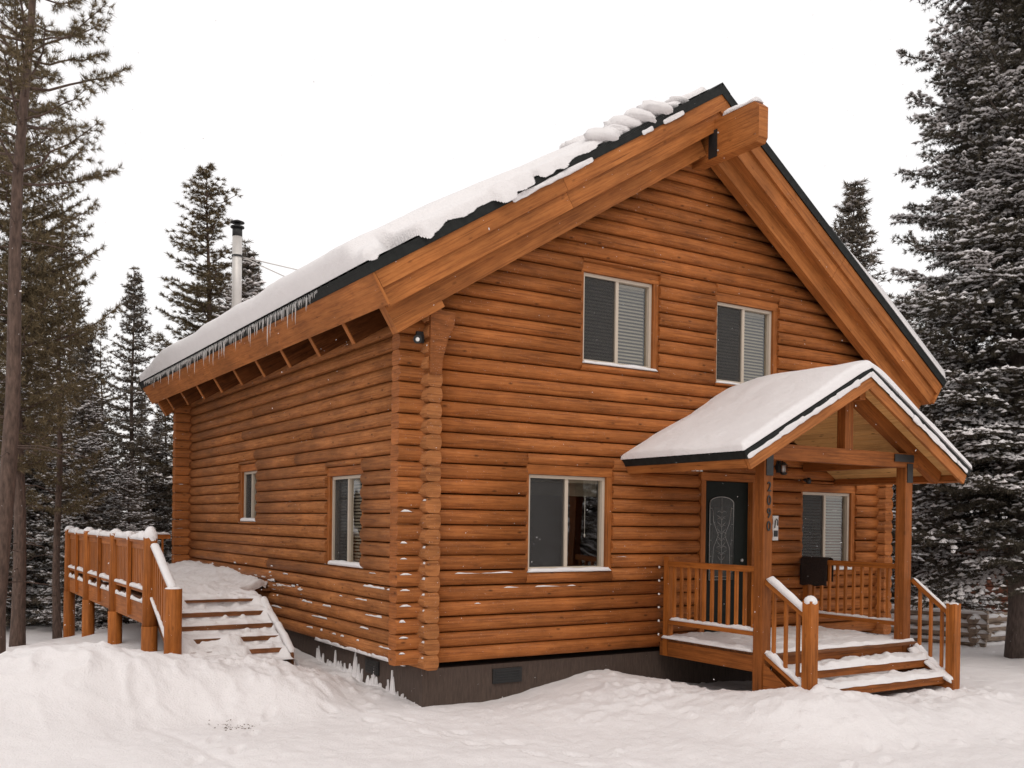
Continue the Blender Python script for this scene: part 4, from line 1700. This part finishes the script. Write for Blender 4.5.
# side deck
mb = MB()
def deckpad():
    nx = 84
    ys_ = np.concatenate([np.linspace(2.28, 4.1, 120), np.linspace(4.14, DY1 + .05, 90)])
    ny = len(ys_)
    U_ = np.linspace(0, 1, nx)
    UU2, Y_ = np.meshgrid(U_, ys_)
    xm = np.interp(Y_, [5.2, 5.9], [SX1 + .05, -.05]) + .03 * vnoise(Y_ * 5, Y_ * 0, 31) * (Y_ < 6)
    x0_ = DX + .09
    X_ = x0_ + UU2 * (xm - x0_)
    ex = [[(-2.0, -1.0)], [(-2.4, -.90)], [(-2.4, -.85)], [(-2.15, -1.70), (-1.45, -.84)], [(-1.45, -.95)]]
    zz = np.full_like(X_, -.16)
    depth = .045 + .022 * fbm(X_ * 3, Y_ * 3, 3, 50) + .02 * fbm(X_ * 10, Y_ * 10, 2, 51)
    for k_, (z, yv) in enumerate(DST[::-1]):
        kk = len(DST) - 1 - k_
        m = np.zeros_like(X_)
        for lo, hi in ex[kk]:
            m = np.maximum(m, 1 / (1 + np.exp(-(X_ - lo) / .03)) / (1 + np.exp((X_ - hi) / .03)))
        m = m * np.clip(1.45 - np.abs(vnoise(X_ * 4, X_ * 0 + kk, 12)) * .8, 0, 1)
        edge = yv - .10 * (1 - m) + .03 * m + .02 * vnoise(X_ * 9, X_ * 0 + kk * 3, 22)
        wd = .05 * (1 - m) + .010 * m
        st_ = 1 / (1 + np.exp(-np.clip((Y_ - edge) / wd, -30, 30)))
        zz = zz + st_ * ((z + depth) - zz)
        # heap that buries the covered stretches of nosing
    zz = zz + .04 * np.clip((Y_ - 3.9) / .3, 0, 1) * (1 + fbm(X_ * 2, Y_ * 2, 3, 77))
    zz = zz + .16 * np.exp(-((X_ + .05) / .45) ** 2) * (Y_ > 5) * (.7 + .5 * vnoise(Y_ * 1.3, Y_ * 0, 5))
    zz = zz - .14 * np.clip((X_ - xm + .10) / .10, 0, 1) ** 2 * (Y_ < 5.9)
    i0 = len(mb.v)
    for a in range(ny):
        for b in range(nx):
            mb.v.append(Vector((X_[a, b], Y_[a, b], zz[a, b])))
    for a in range(ny - 1):
        for b in range(nx - 1):
            q = i0 + a * nx + b
            mb.face([q, q + 1, q + nx + 1, q + nx], [(0, 0)] * 4, True)


deckpad()
ribbon(mb, (SX1 - .01, 3.85, .585), (SX1 - .01, 2.45, -.09), .11, .06, rough=.6)
for a, b in zip(posts_y[:-1], posts_y[1:]):
    m_ = (a + b) / 2
    for c, d_ in ((a + .12, m_ - .06), (m_ + .06, b - .12)):
        ribbon(mb, (DX - .015, c, 1.50), (DX - .015, d_, 1.50), .15, .105 if a < 6 else .085, rough=.3)
        ribbon(mb, (DX - .05, c + .05, .76), (DX - .05, d_ - .05, .76), .09, .055, rough=.5)
        ribbon(mb, (DX - .06, c + .08, DZ - .04), (DX - .06, d_ - .1, DZ - .04), .05, .06, rough=.8)
    mb.blob((DX - .07, m_, 1.54), .055, .06, .08, 10, 6, .15)
for yy in posts_y:
    mb.blob((DX - .03, yy, 1.56), .10, .10, .15 if yy < 4 else .08, 12, 7, .10)
ribbon(mb, (DX, DY0 - .10, 1.44), (NX, NYD + .02, .85), .12, .07, rough=.25)
ribbon(mb, (DX - .03, DY0 - .08, .67), (NX - .03, NYD + .08, .05), .05, .04, rough=.9)
ribbon(mb, (DX, DY1, 1.46), (-.45, DY1, 1.46), .10, .06, rough=.4)
ribbon(mb, (DX, DY1, .76), (-.45, DY1, .76), .08, .06, rough=.4)
mb.blob((NX, NYD, .868), .115, .115, .03, 14, 5, .05)
stuff("deck_snow", mb, "trodden snow covering the side deck, its stairs and railing")

# ---- icicles hanging from the left eave
random.seed(21)
r, d, n, L_ = frL
eav = r + d * (L_ + .035) + n * -.03
y = 1.25
count = 0
while y < 11.3 and count < 150:
    ln_ = random.choice([.05, .08, .10, .13, .16]) * random.uniform(.7, 1.3)
    if random.random() < .16:
        ln_ = random.uniform(.22, .36)
    if y < 3.2 and random.random() < .3:
        ln_ *= 1.5
    mb = MB()
    rr_ = .005 + ln_ * .018
    p0 = Vector((eav.x, y, eav.z + .0))
    mb.tube([p0, p0 - Vector((0, 0, ln_ * .35)), p0 - Vector((.003, 0, ln_ * .75)), p0 - Vector((0, .003, ln_))], [rr_, rr_ * .75, rr_ * .4, .001], 6)
    ic = part("icicle", mb, M_ICE, None, loc=p0)
    tag(ic, "thin clear icicle hanging from the snowy left eave of the cabin", "icicle", "icicles hanging along the left eave")
    y += random.uniform(.03, .12)
    count += 1
# fringe of frozen drip under the snow edge
mb = MB()
y = 1.0
while y < 11.5:
    l2 = random.uniform(.01, .08)
    mb.tube([(eav.x - .004, y, eav.z + .03), (eav.x - .004, y, eav.z - l2 * .4), (eav.x - .004, y, eav.z - l2)], [.008, .006, .001], 5)
    y += random.uniform(.02, .09)
tag(part("drip_fringe", mb, M_ICE), "ragged fringe of frozen drips under the left eave snow", "ice", kind="stuff")

# ============================================================ TREES
def unit(v):
    return v / np.maximum(np.linalg.norm(v, axis=-1, keepdims=True), 1e-9)


def needles(P, D, per, ln, wd, rng, spread=(35, 75), up=0.0):
    """P,D (n,3) points and twig directions -> triangles"""
    n = len(P)
    P = np.repeat(P, per, 0)
    D = unit(np.repeat(D, per, 0))
    N = len(P)
    rnd = rng.randn(N, 3)
    perp = unit(np.cross(D, rnd))
    al = np.radians(rng.uniform(spread[0], spread[1], N))[:, None]
    nd_ = D * np.cos(al) + perp * np.sin(al)
    nd_[:, 2] += up
    nd_ = unit(nd_)
    L_ = (ln * rng.uniform(.6, 1.25, N))[:, None]
    side = unit(np.cross(nd_, rng.randn(N, 3))) * (wd * rng.uniform(.6, 1.3, N))[:, None]
    base = P + D * (rng.uniform(-.5, .5, N) * ln)[:, None] * .6
    a = base - side * .5
    b = base + side * .5
    c = base + nd_ * L_
    V = np.stack([a, b, c], 1).reshape(-1, 3)
    F = np.arange(len(V)).reshape(-1, 3)
    return V, F


def snow_lumps(P, D, ln, wd, ht, rng):
    """flattened caps lying on twigs; six-sided, closed underneath"""
    n = len(P)
    D = D.copy()
    D[:, 2] *= .7
    D = unit(D)
    up = np.tile([0, 0, 1.0], (n, 1))
    S = unit(np.cross(D, up) + 1e-5)
    U = np.cross(S, D)
    k = rng.uniform(.6, 1.35, (n, 1))
    a, b, c = ln * k, wd * rng.uniform(.6, 1.3, (n, 1)), ht * rng.uniform(.5, 1.4, (n, 1))
    ring = []
    for th in np.arange(6) * math.pi / 3:
        j = rng.uniform(.75, 1.2, (n, 1))
        ring.append(P + D * a * math.cos(th) * j + S * b * math.sin(th) * j)
    top = P + U * c + D * a * rng.uniform(-.3, .3, (n, 1))
    bot = P - U * c * .25
    V = np.stack(ring + [top, bot], 1).reshape(-1, 3)
    F = []
    for j in range(6):
        F.append((j, (j + 1) % 6, 6))
        F.append(((j + 1) % 6, j, 7))
    F = np.array(F)
    F = (F[None] + (np.arange(n) * 8)[:, None, None]).reshape(-1, 3)
    return V, F


def conifer(name, seed, H, R0, zlow, dz, per, needle=(7, .10, .02), twig_step=.12, snow=.35, prof=None, droop=.25,
            uplift=.12, matl=None, bark=None, trunk_r=.16, lean=(0, 0), gap=.0, snow_sz=(.07, .035, .03), tuft=False, dead=0, sub=True, tl_max=.75, tl_k=.40, vary=.15):
    rng = np.random.RandomState(seed)
    matl = matl or M_NEED
    bark = bark or M_BARKD
    tb = MB()
    zs = np.linspace(-.4, H, 15)
    ltx = lambda z: lean[0] * (z / H) + .05 * math.sin(z * .9 + seed)
    lty = lambda z: lean[1] * (z / H) + .05 * math.cos(z * .7 + seed)
    tb.tube([(ltx(z), lty(z), z) for z in zs], [max(.012, trunk_r * (1 - max(z, 0) / H * .97) * (1.25 if z < .2 else 1)) for z in zs], 12)
    prof = prof or (lambda t: (1 - t) ** .85)
    P, D, BS = [], [], []      # foliage samples
    z = zlow
    while z < H - .05:
        t = (z - zlow) / (H - zlow)
        rr = R0 * prof(t)
        k = max(3, int(per * (0.55 + 0.45 * (1 - t)) + rng.randint(0, 2)))
        a0 = rng.rand() * 6.28
        for i in range(k):
            if rng.rand() < gap:
                continue
            az = a0 + 6.283 * i / k + rng.uniform(-.35, .35)
            r_ = rr * rng.uniform(.80 - vary, 1.12) * (1 if rng.rand() > vary else 1.18)
            if r_ < .06:
                r_ = .06
            zz = z + rng.uniform(-.5, .5) * dz
            n = max(4, int(r_ / .16))
            tt = np.linspace(0, 1, n + 1)
            dr = droop * rng.uniform(.6, 1.4) * (1 - t * .9) - .25 * t
            zc = zz + r_ * (uplift * tt - dr * tt ** 1.3 + .16 * tt ** 3)
            bx = ltx(zz) + np.cos(az) * r_ * tt
            by = lty(zz) + np.sin(az) * r_ * tt
            pts = np.stack([bx, by, zc], 1)
            pts[1:-1] += rng.randn(n - 1, 3) * .02 * r_
            tb.tube([tuple(p) for p in pts[::max(1, n // 4)]] + [tuple(pts[-1])], list(np.linspace(.012 + .010 * r_, .004, len(pts[::max(1, n // 4)]) + 1)), 4, caps=False)
            dirv = unit(np.gradient(pts, axis=0))
            load = np.clip(rng.normal(1, .45), 0, 2)
            start = .18 if not tuft else .55
            L_ = r_
            m = max(3, int(L_ * (1 - start) / twig_step))
            for s_ in np.linspace(start, 1, m):
                c = np.array([np.interp(s_, tt, pts[:, j]) for j in range(3)])
                bd = np.array([np.interp(s_, tt, dirv[:, j]) for j in range(3)])
                P.append(c[None]); D.append(bd[None]); BS.append(np.array([load]))
                if not sub:
                    continue
                for sg in (-1, 1):
                    tl = (.10 + tl_k * r_ * (1 - s_) ** .8 + .06) * rng.uniform(.6, 1.15)
                    tl = min(tl, tl_max)
                    ang = az + sg * rng.uniform(.75, 1.15)
                    td = np.array([math.cos(ang), math.sin(ang), bd[2] * .6 - .10 + rng.uniform(-.16, .16)])
                    td /= np.linalg.norm(td)
                    q = max(1, int(tl / .085))
                    u_ = (np.arange(q) + rng.rand(q) * .5 + .4)[:, None] / q * tl
                    P.append(c + td * u_ + rng.randn(q, 3) * .012)
                    D.append(np.tile(td, (q, 1)))
                    BS.append(np.full(q, load))
        z += dz * rng.uniform(.75, 1.25) * (.55 + .45 * (1 - t))
    for i in range(dead):      # bare dead sticks low on the trunk
        zz = rng.uniform(.8, zlow + 1.5)
        az = rng.rand() * 6.28
        r_ = rng.uniform(.4, 1.4)
        pts = [(ltx(zz) + math.cos(az) * r_ * q + rng.randn() * .03 * q, lty(zz) + math.sin(az) * r_ * q, zz + r_ * (.1 * q - .25 * q * q) + rng.randn() * .04 * q) for q in (0, .35, .7, 1)]
        tb.tube(pts, [.014, .010, .007, .003], 4, caps=False)
    P = np.concatenate(P); D = np.concatenate(D); BS = np.concatenate(BS)
    V, F = needles(P, D, needle[0], needle[1], needle[2], rng, up=.12)
    crown = np_mesh(name + "_crown", V, F, matl)
    snow_me = None
    if snow > 0:
        cl = vnoise(P[:, 0] * 1.4 + P[:, 1] * .8, P[:, 2] * 1.6 + 3, seed)
        pr = snow * BS * (1 + .9 * cl) * (1.35 - .7 * P[:, 2] / H)
        sel = rng.rand(len(P)) < pr
        SP = P[sel].copy()
        SP[:, 2] += .02
        V, F = snow_lumps(SP, D[sel], *snow_sz, rng)
        snow_me = np_mesh(name + "_snow", V, F, M_SNOW, smooth=False)
    tb_me = tb.mesh(name + "_trunk", bark)
    return {"trunk": tb_me, "crown": crown, "snow": snow_me}


def plant(pr, nm, loc, rot, scale, label, group=None, cat="tree"):
    t = thing(nm, loc, label, cat, group)
    t.rotation_euler = (0, 0, rot)
    t.scale = (scale, scale, scale) if not hasattr(scale, '__len__') else scale
    for k in ("trunk", "crown", "snow"):
        if pr.get(k) is not None:
            o = bpy.data.objects.new("tree_" + k if k == "snow" else k, pr[k])
            COL.objects.link(o)
            o.parent = t
            if k == "snow":
                o["kind"] = "stuff"
    return t


def xy(px, depth):
    p = at(px, depth)
    return p.x, p.y


def stand(pr, nm, px, depth, rot, scale, label, group=None, sink=0.0):
    x, y = xy(px, depth)
    return plant(pr, nm, (x, y, gh(x, y) - sink), rot, scale, label, group)


# --- the big snow-laden spruce on the right
sp = conifer("big_spruce", 3, 18.5, 2.75, 2.0, .38, 12, needle=(17, .085, .013), twig_step=.105, snow=.38,
             prof=lambda t: (1 - t) ** .48 * (.80 + .25 * min(1, t * 6)), droop=.46, uplift=.12, trunk_r=.22, snow_sz=(.082, .062, .040), tl_max=.95, tl_k=.52, vary=.18)
x, y = xy(1018, 19.3)
plant(sp, "spruce_tree", (x, y, gh(x, y)), 1.0, 1.0, "huge dark spruce with snow-dusted boughs and a thick bare trunk foot right of the porch")

# --- prototypes
fir = conifer("forest_fir", 12, 11.0, 1.9, .5, .30, 7, needle=(10, .12, .028), twig_step=.20, snow=.24, droop=.35, trunk_r=.14, matl=M_FNEED, snow_sz=(.11, .05, .035), gap=.08)
fir2 = conifer("forest_fir_b", 31, 12.0, 1.6, .9, .34, 6, needle=(10, .12, .028), twig_step=.20, snow=.12, droop=.22, trunk_r=.14, matl=M_FNEED, snow_sz=(.11, .05, .035), gap=.15,
               prof=lambda t: (1 - t) ** .9 * (.75 + .35 * math.sin(t * 17) ** 2))
lod = conifer("lodgepole", 44, 14.0, 1.45, 3.5, .42, 5, needle=(16, .12, .020), twig_step=.16, snow=.05, droop=.05, uplift=.25, trunk_r=.13, matl=M_PNEED, bark=M_BARK,
              gap=.22, prof=lambda t: (1 - t) ** .55 * (.6 + .5 * math.sin(t * 21 + 1) ** 2), dead=14, snow_sz=(.09, .045, .03))
snowy = conifer("snowy_fir", 52, 8.0, 1.9, .3, .24, 8, needle=(12, .09, .020), twig_step=.14, snow=.62, droop=.45, trunk_r=.11, matl=M_FNEED, snow_sz=(.085, .058, .042))

# --- the two tall pines close on the left
pA = conifer("near_pine", 61, 15.5, 1.6, 7.4, .46, 5, needle=(34, .11, .009), twig_step=.10, snow=.02, droop=-.05, uplift=.15, trunk_r=.15, matl=M_PNEED, bark=M_BARK,
             gap=.25, prof=lambda t: .45 + .55 * (1 - t), tuft=True, dead=26, lean=(.55, -.1), snow_sz=(.07, .04, .03))
x, y = xy(-2, 15.5)
plant(pA, "pine_tree", (x, y, gh(x, y)), 0, 1.0, "tall leaning pine with a bare reddish trunk and tufted top twigs at the left edge")
pB = conifer("bushy_pine", 71, 13.6, 2.25, 3.6, .34, 6, needle=(20, .115, .014), twig_step=.15, snow=.05, droop=.05, uplift=.22, trunk_r=.17, matl=M_PNEED, bark=M_BARK,
             gap=.12, prof=lambda t: (.55 + .45 * math.sin(min(1, t * 1.3) * 3.1) ** .7) * (1 - t) ** .45, dead=22, lean=(.4, 0), snow_sz=(.09, .045, .03))
x, y = xy(19, 19.5)
plant(pB, "pine_tree", (x, y, gh(x, y)), 2.0, (.80, .80, 1.0), "dense bushy pine with a straight dark trunk just behind the leaning pine")
# --- named trees of the left skyline
pC = conifer("slim_fir", 81, 10.4, 1.55, .6, .28, 7, needle=(13, .10, .020), twig_step=.15, snow=.14, droop=.20, trunk_r=.12, matl=M_FNEED, gap=.10, snow_sz=(.10, .045, .03))
x, y = xy(131, 30)
plant(pC, "fir_tree", (x, y, gh(x, y)), .3, 1.0, "slim pointed fir standing alone between the bushy pine and the chimney pine")
pD = conifer("open_pine", 91, 14.2, 2.0, 3.0, .40, 7, needle=(24, .115, .016), twig_step=.15, snow=.05, droop=.05, uplift=.25, trunk_r=.15, matl=M_PNEED, bark=M_BARK,
             gap=.20, prof=lambda t: (.95 * (1 - t) ** .6) * (.65 + .45 * math.sin(t * 19) ** 2), dead=10, snow_sz=(.10, .05, .03))
x, y = xy(205, 34)
plant(pD, "pine_tree", (x, y, gh(x, y)), 1.2, (1.5, 1.5, 1.05), "tall open pine rising left of the metal chimney pipe")
x, y = xy(247, 31)
plant(snowy, "fir_tree", (x, y, gh(x, y)), 1.9, (1.6, 1.6, 1.40), "broad snow-dusted fir directly behind the metal chimney pipe")
x, y = xy(297, 42)
plant(fir2, "fir_tree", (x, y, gh(x, y)), .5, (.8, .8, 1.12), "small fir tip just showing over the roof snow right of the chimney")
x, y = xy(850, 36)
plant(fir, "fir_tree", (x, y, gh(x, y)), 2.5, (1.9, 1.9, 1.38), "single fir whose top shows beyond the right roof slope")
x, y = xy(900, 26)
plant(snowy, "fir_tree", (x, y, gh(x, y)), 2.2, (1.25, 1.25, 1.08), "snow-laden fir tucked between the cabin corner and the huge spruce")
x, y = xy(925, 24.5)
plant(snowy, "fir_tree", (x, y, gh(x, y)), 4.2, (1.1, 1.1, .95), "low snow-laden fir behind the right porch post and log stack")

# --- the forest behind
rs = np.random.RandomState(8)
spots = [  # px, depth, proto, scale
    (-30, 24, fir, .85), (58, 23, lod, .80), (86, 30, fir, .78), (40, 30, lod, .92), (75, 38, fir2, .95), (48, 27, snowy, .95), (84, 25, snowy, .82), (28, 33, fir, .95), (68, 36, lod, .85), (100, 34, lod, .68), (108, 29, snowy, .62),
    (154, 33, snowy, .74), (165, 40, fir2, .78), (12, 42, lod, 1.0), (-60, 38, fir, 1.1), (92, 50, fir2, .85), (140, 52, fir2, .85), (182, 46, fir, .8),
    (-12, 30, snowy, .95), (66, 31, snowy, .72), (36, 52, fir2, 1.0), (270, 44, fir, .80), (-100, 30, lod, 1.1), (-110, 46, fir, 1.2), (196, 38, snowy, .9),
    (128, 25, snowy, .55), (8, 26, snowy, .80), (880, 44, fir, .95), (1075, 38, fir, 1.1), (960, 46, fir, 1.2), (1050, 30, fir, 1.1), (1090, 40, lod, 1.1), (1040, 48, fir, 1.25),
    (915, 31, snowy, 1.0), (1130, 26, fir, 1.0), (1180, 36, fir2, 1.1), (905, 52, fir, 1.1), (1000, 56, fir, 1.3)]
nm_of = {id(fir): "fir_tree", id(fir2): "fir_tree", id(lod): "pine_tree", id(snowy): "fir_tree"}
for px, dp, pr, sc_ in spots:
    left = px < 500
    kind = {id(fir): "bushy fir", id(fir2): "slender fir", id(lod): "thin bare-stemmed pine", id(snowy): "low snow-covered fir"}[id(pr)]
    grp = kind + "s in the forest " + ("behind the side deck" if left else "behind the big spruce")
    lab = "%s in the dark forest %s" % (kind, "behind the side deck" if left else "behind the huge spruce")
    stand(pr, nm_of[id(pr)], px, dp, rs.rand() * 6.28, (sc_ * rs.uniform(.9, 1.1), sc_ * rs.uniform(.9, 1.1), sc_), lab, grp)
# trees across the road behind the viewer; the window panes mirror them
for x_, y_, pr, sc_ in ((-2, -31, fir, 1.1), (3, -27, snowy, 1.3), (7.5, -30, fir, 1.2), (12, -27, fir2, 1.1), (-8, -29, lod, 1.1), (17, -30, fir, 1.2), (22, -26, snowy, 1.3), (-24, 3, fir, 1.1), (-27, -3, lod, 1.1), (-25, 9, fir2, 1.1), (-30, 15, fir, 1.2)):
    plant(pr, nm_of[id(pr)], (x_, y_, -.8), rs.rand() * 6, sc_, "forest conifer across the yard, seen only mirrored in the window panes", "conifers mirrored in the windows")

# ============================================================ RIGHT BACKGROUND
# zigzag stack of snow-capped fence logs
random.seed(31)
P0 = at(979, 21.3)
PL = at(880, 22.6)
PR_ = at(1075, 23.4)
g0 = gh(P0.x, P0.y) - .02
def fence_log(p, q, z, rad, lab):
    a = Vector((p.x, p.y, z))
    b = Vector((q.x, q.y, z))
    mb = MB()
    N = 9
    pts = [a + (b - a) * k / N + Vector((random.uniform(-.012, .012), random.uniform(-.012, .012), random.uniform(-.012, .012))) for k in range(N + 1)]
    mb.tube(pts, [rad * random.uniform(.94, 1.06) for _ in pts], 12)
    lg = part("fence_log", mb, W_GREY, None, loc=a)
    tag(lg, lab, "log", "logs of the stacked log fence")
    mb = MB()
    tw = Vector((CAMP.x - a.x, CAMP.y - a.y, 0)).normalized() * rad * .75
    ribbon(mb, a + tw + Vector((0, 0, rad * .15)), b + tw + Vector((0, 0, rad * .15)), rad * 1.3, rad * .85, rough=.4, seg=.12)
    part("log_snow", mb, M_SNOW, lg)


ordn = ["lowest", "second lowest", "second highest", "topmost"]
dL = (PL - P0).normalized()
dR = (PR_ - P0).normalized()
dL2, dR2 = dL, dR
for k in range(4):
    z = g0 + .10 + k * .205
    fence_log(P0 - dL * random.uniform(.18, .30), PL, z, .10 + random.uniform(-.008, .008), "snow-capped %s log in the left run of the stacked log fence" % ordn[k])
    fence_log(P0 - dR * random.uniform(.12, .35) , PR_, z - .10, .10 + random.uniform(-.008, .008), "snow-capped %s log in the right run of the stacked log fence" % ordn[k])

# neighbouring red-brown cabin among the trees
nb = at(995, 28.5)
ncab = thing("log_cabin", (nb.x, nb.y, gh(nb.x, nb.y)), "low red-brown log cabin half hidden behind the spruce trunk and log fence", "log cabin")
fx = Vector((RR.x, RR.y, 0)).normalized()
rot_n = Matrix.Rotation(R(10), 3, 'Z')
fx = rot_n @ fx
fy = Vector((-fx.y, fx.x, 0))
nz = gh(nb.x, nb.y)
mb = MB()
for k in range(12):
    z = nz + .15 + k * .2
    mb.prism(log_prof(), Vector((nb.x, nb.y, z)) - fx * 2.1, fy, (0, 0, 1), fx * 5.4)
part("wall", mb, W_RED, ncab)
mb = MB()
for k in range(12):
    z = nz + .05 + k * .2
    mb.prism(log_prof(), Vector((nb.x, nb.y, z)) - fx * 1.85 - fy * .25, -fx, (0, 0, 1), fy * 5)
    mb.prism(log_prof(), Vector((nb.x, nb.y, z)) + fx * 3.05 - fy * .25, fx, (0, 0, 1), fy * 5)
part("wall", mb, W_RED, ncab)
mb = MB()
o = Vector((nb.x, nb.y, nz + 2.5))
for sg in (0, 1):
    a0 = o - fx * 2.6 + (fy * -.7 if sg == 0 else fy * 5.6)
    rdg = o - fx * 2.6 + fy * 2.45 + Vector((0, 0, 1.5))
    mb.obox(a0, fx * 6.4, rdg - a0, Vector((0, 0, .12)))
rr2 = part("roof", mb, M_METAL, ncab)
mb = MB()
for sg in (0, 1):
    a0 = o - fx * 2.55 + (fy * -.65 if sg == 0 else fy * 5.55) + Vector((0, 0, .13))
    rdg = o - fx * 2.55 + fy * 2.45 + Vector((0, 0, 1.62))
    mb.obox(a0, fx * 6.3, rdg - a0, Vector((0, 0, .2)))
part("roof_snow", mb, M_SNOW, ncab)

# little patch of brown grit on the snow of the yard
random.seed(2)
mb = MB()
gxy = at(233, 13.2)
for _ in range(70):
    a = random.gauss(0, .13)
    b = random.gauss(0, .07)
    px_, py_ = -2.29 + a * .9 - b * .4, .30 + b * 1.6 + a * .3
    zz = float(ground_h(np.array([px_]), np.array([py_]))[0])
    s_ = random.uniform(.003, .008)
    mb.blob((px_, py_, zz + s_ * .3), s_ * 1.5, s_, s_ * .7, 6, 3, .3)
tag(part("grit_patch", mb, M_GRIT), "small patch of brown grit lying on the snow of the yard", "grit", kind="stuff")

# light snowfall
rng = np.random.RandomState(77)
n_ = 5000
P = rng.uniform((-9, -10, -.3), (13, 3, 9), (n_, 3))
P = P[(np.linalg.norm(P - np.array(list(CAMP)), axis=1) > 3) & ~((P[:, 0] > -1.3) & (P[:, 0] < 10.3) & (P[:, 1] > -.8)) & ~((P[:, 0] > 3) & (P[:, 0] < 8.2) & (P[:, 1] > -2.6) & (P[:, 2] < 4.3))]
V, F = snow_lumps(P, rng.randn(len(P), 3) * .3 + np.array([.2, .1, 1.0]),   .0034, .0022, .0022, rng)
fo = bpy.data.objects.new("falling_snow", np_mesh("falling_snow", V, F, M_SNOW))
COL.objects.link(fo)
tag(fo, "sparse small snowflakes drifting down in front of the cabin", "snowflakes", kind="stuff")
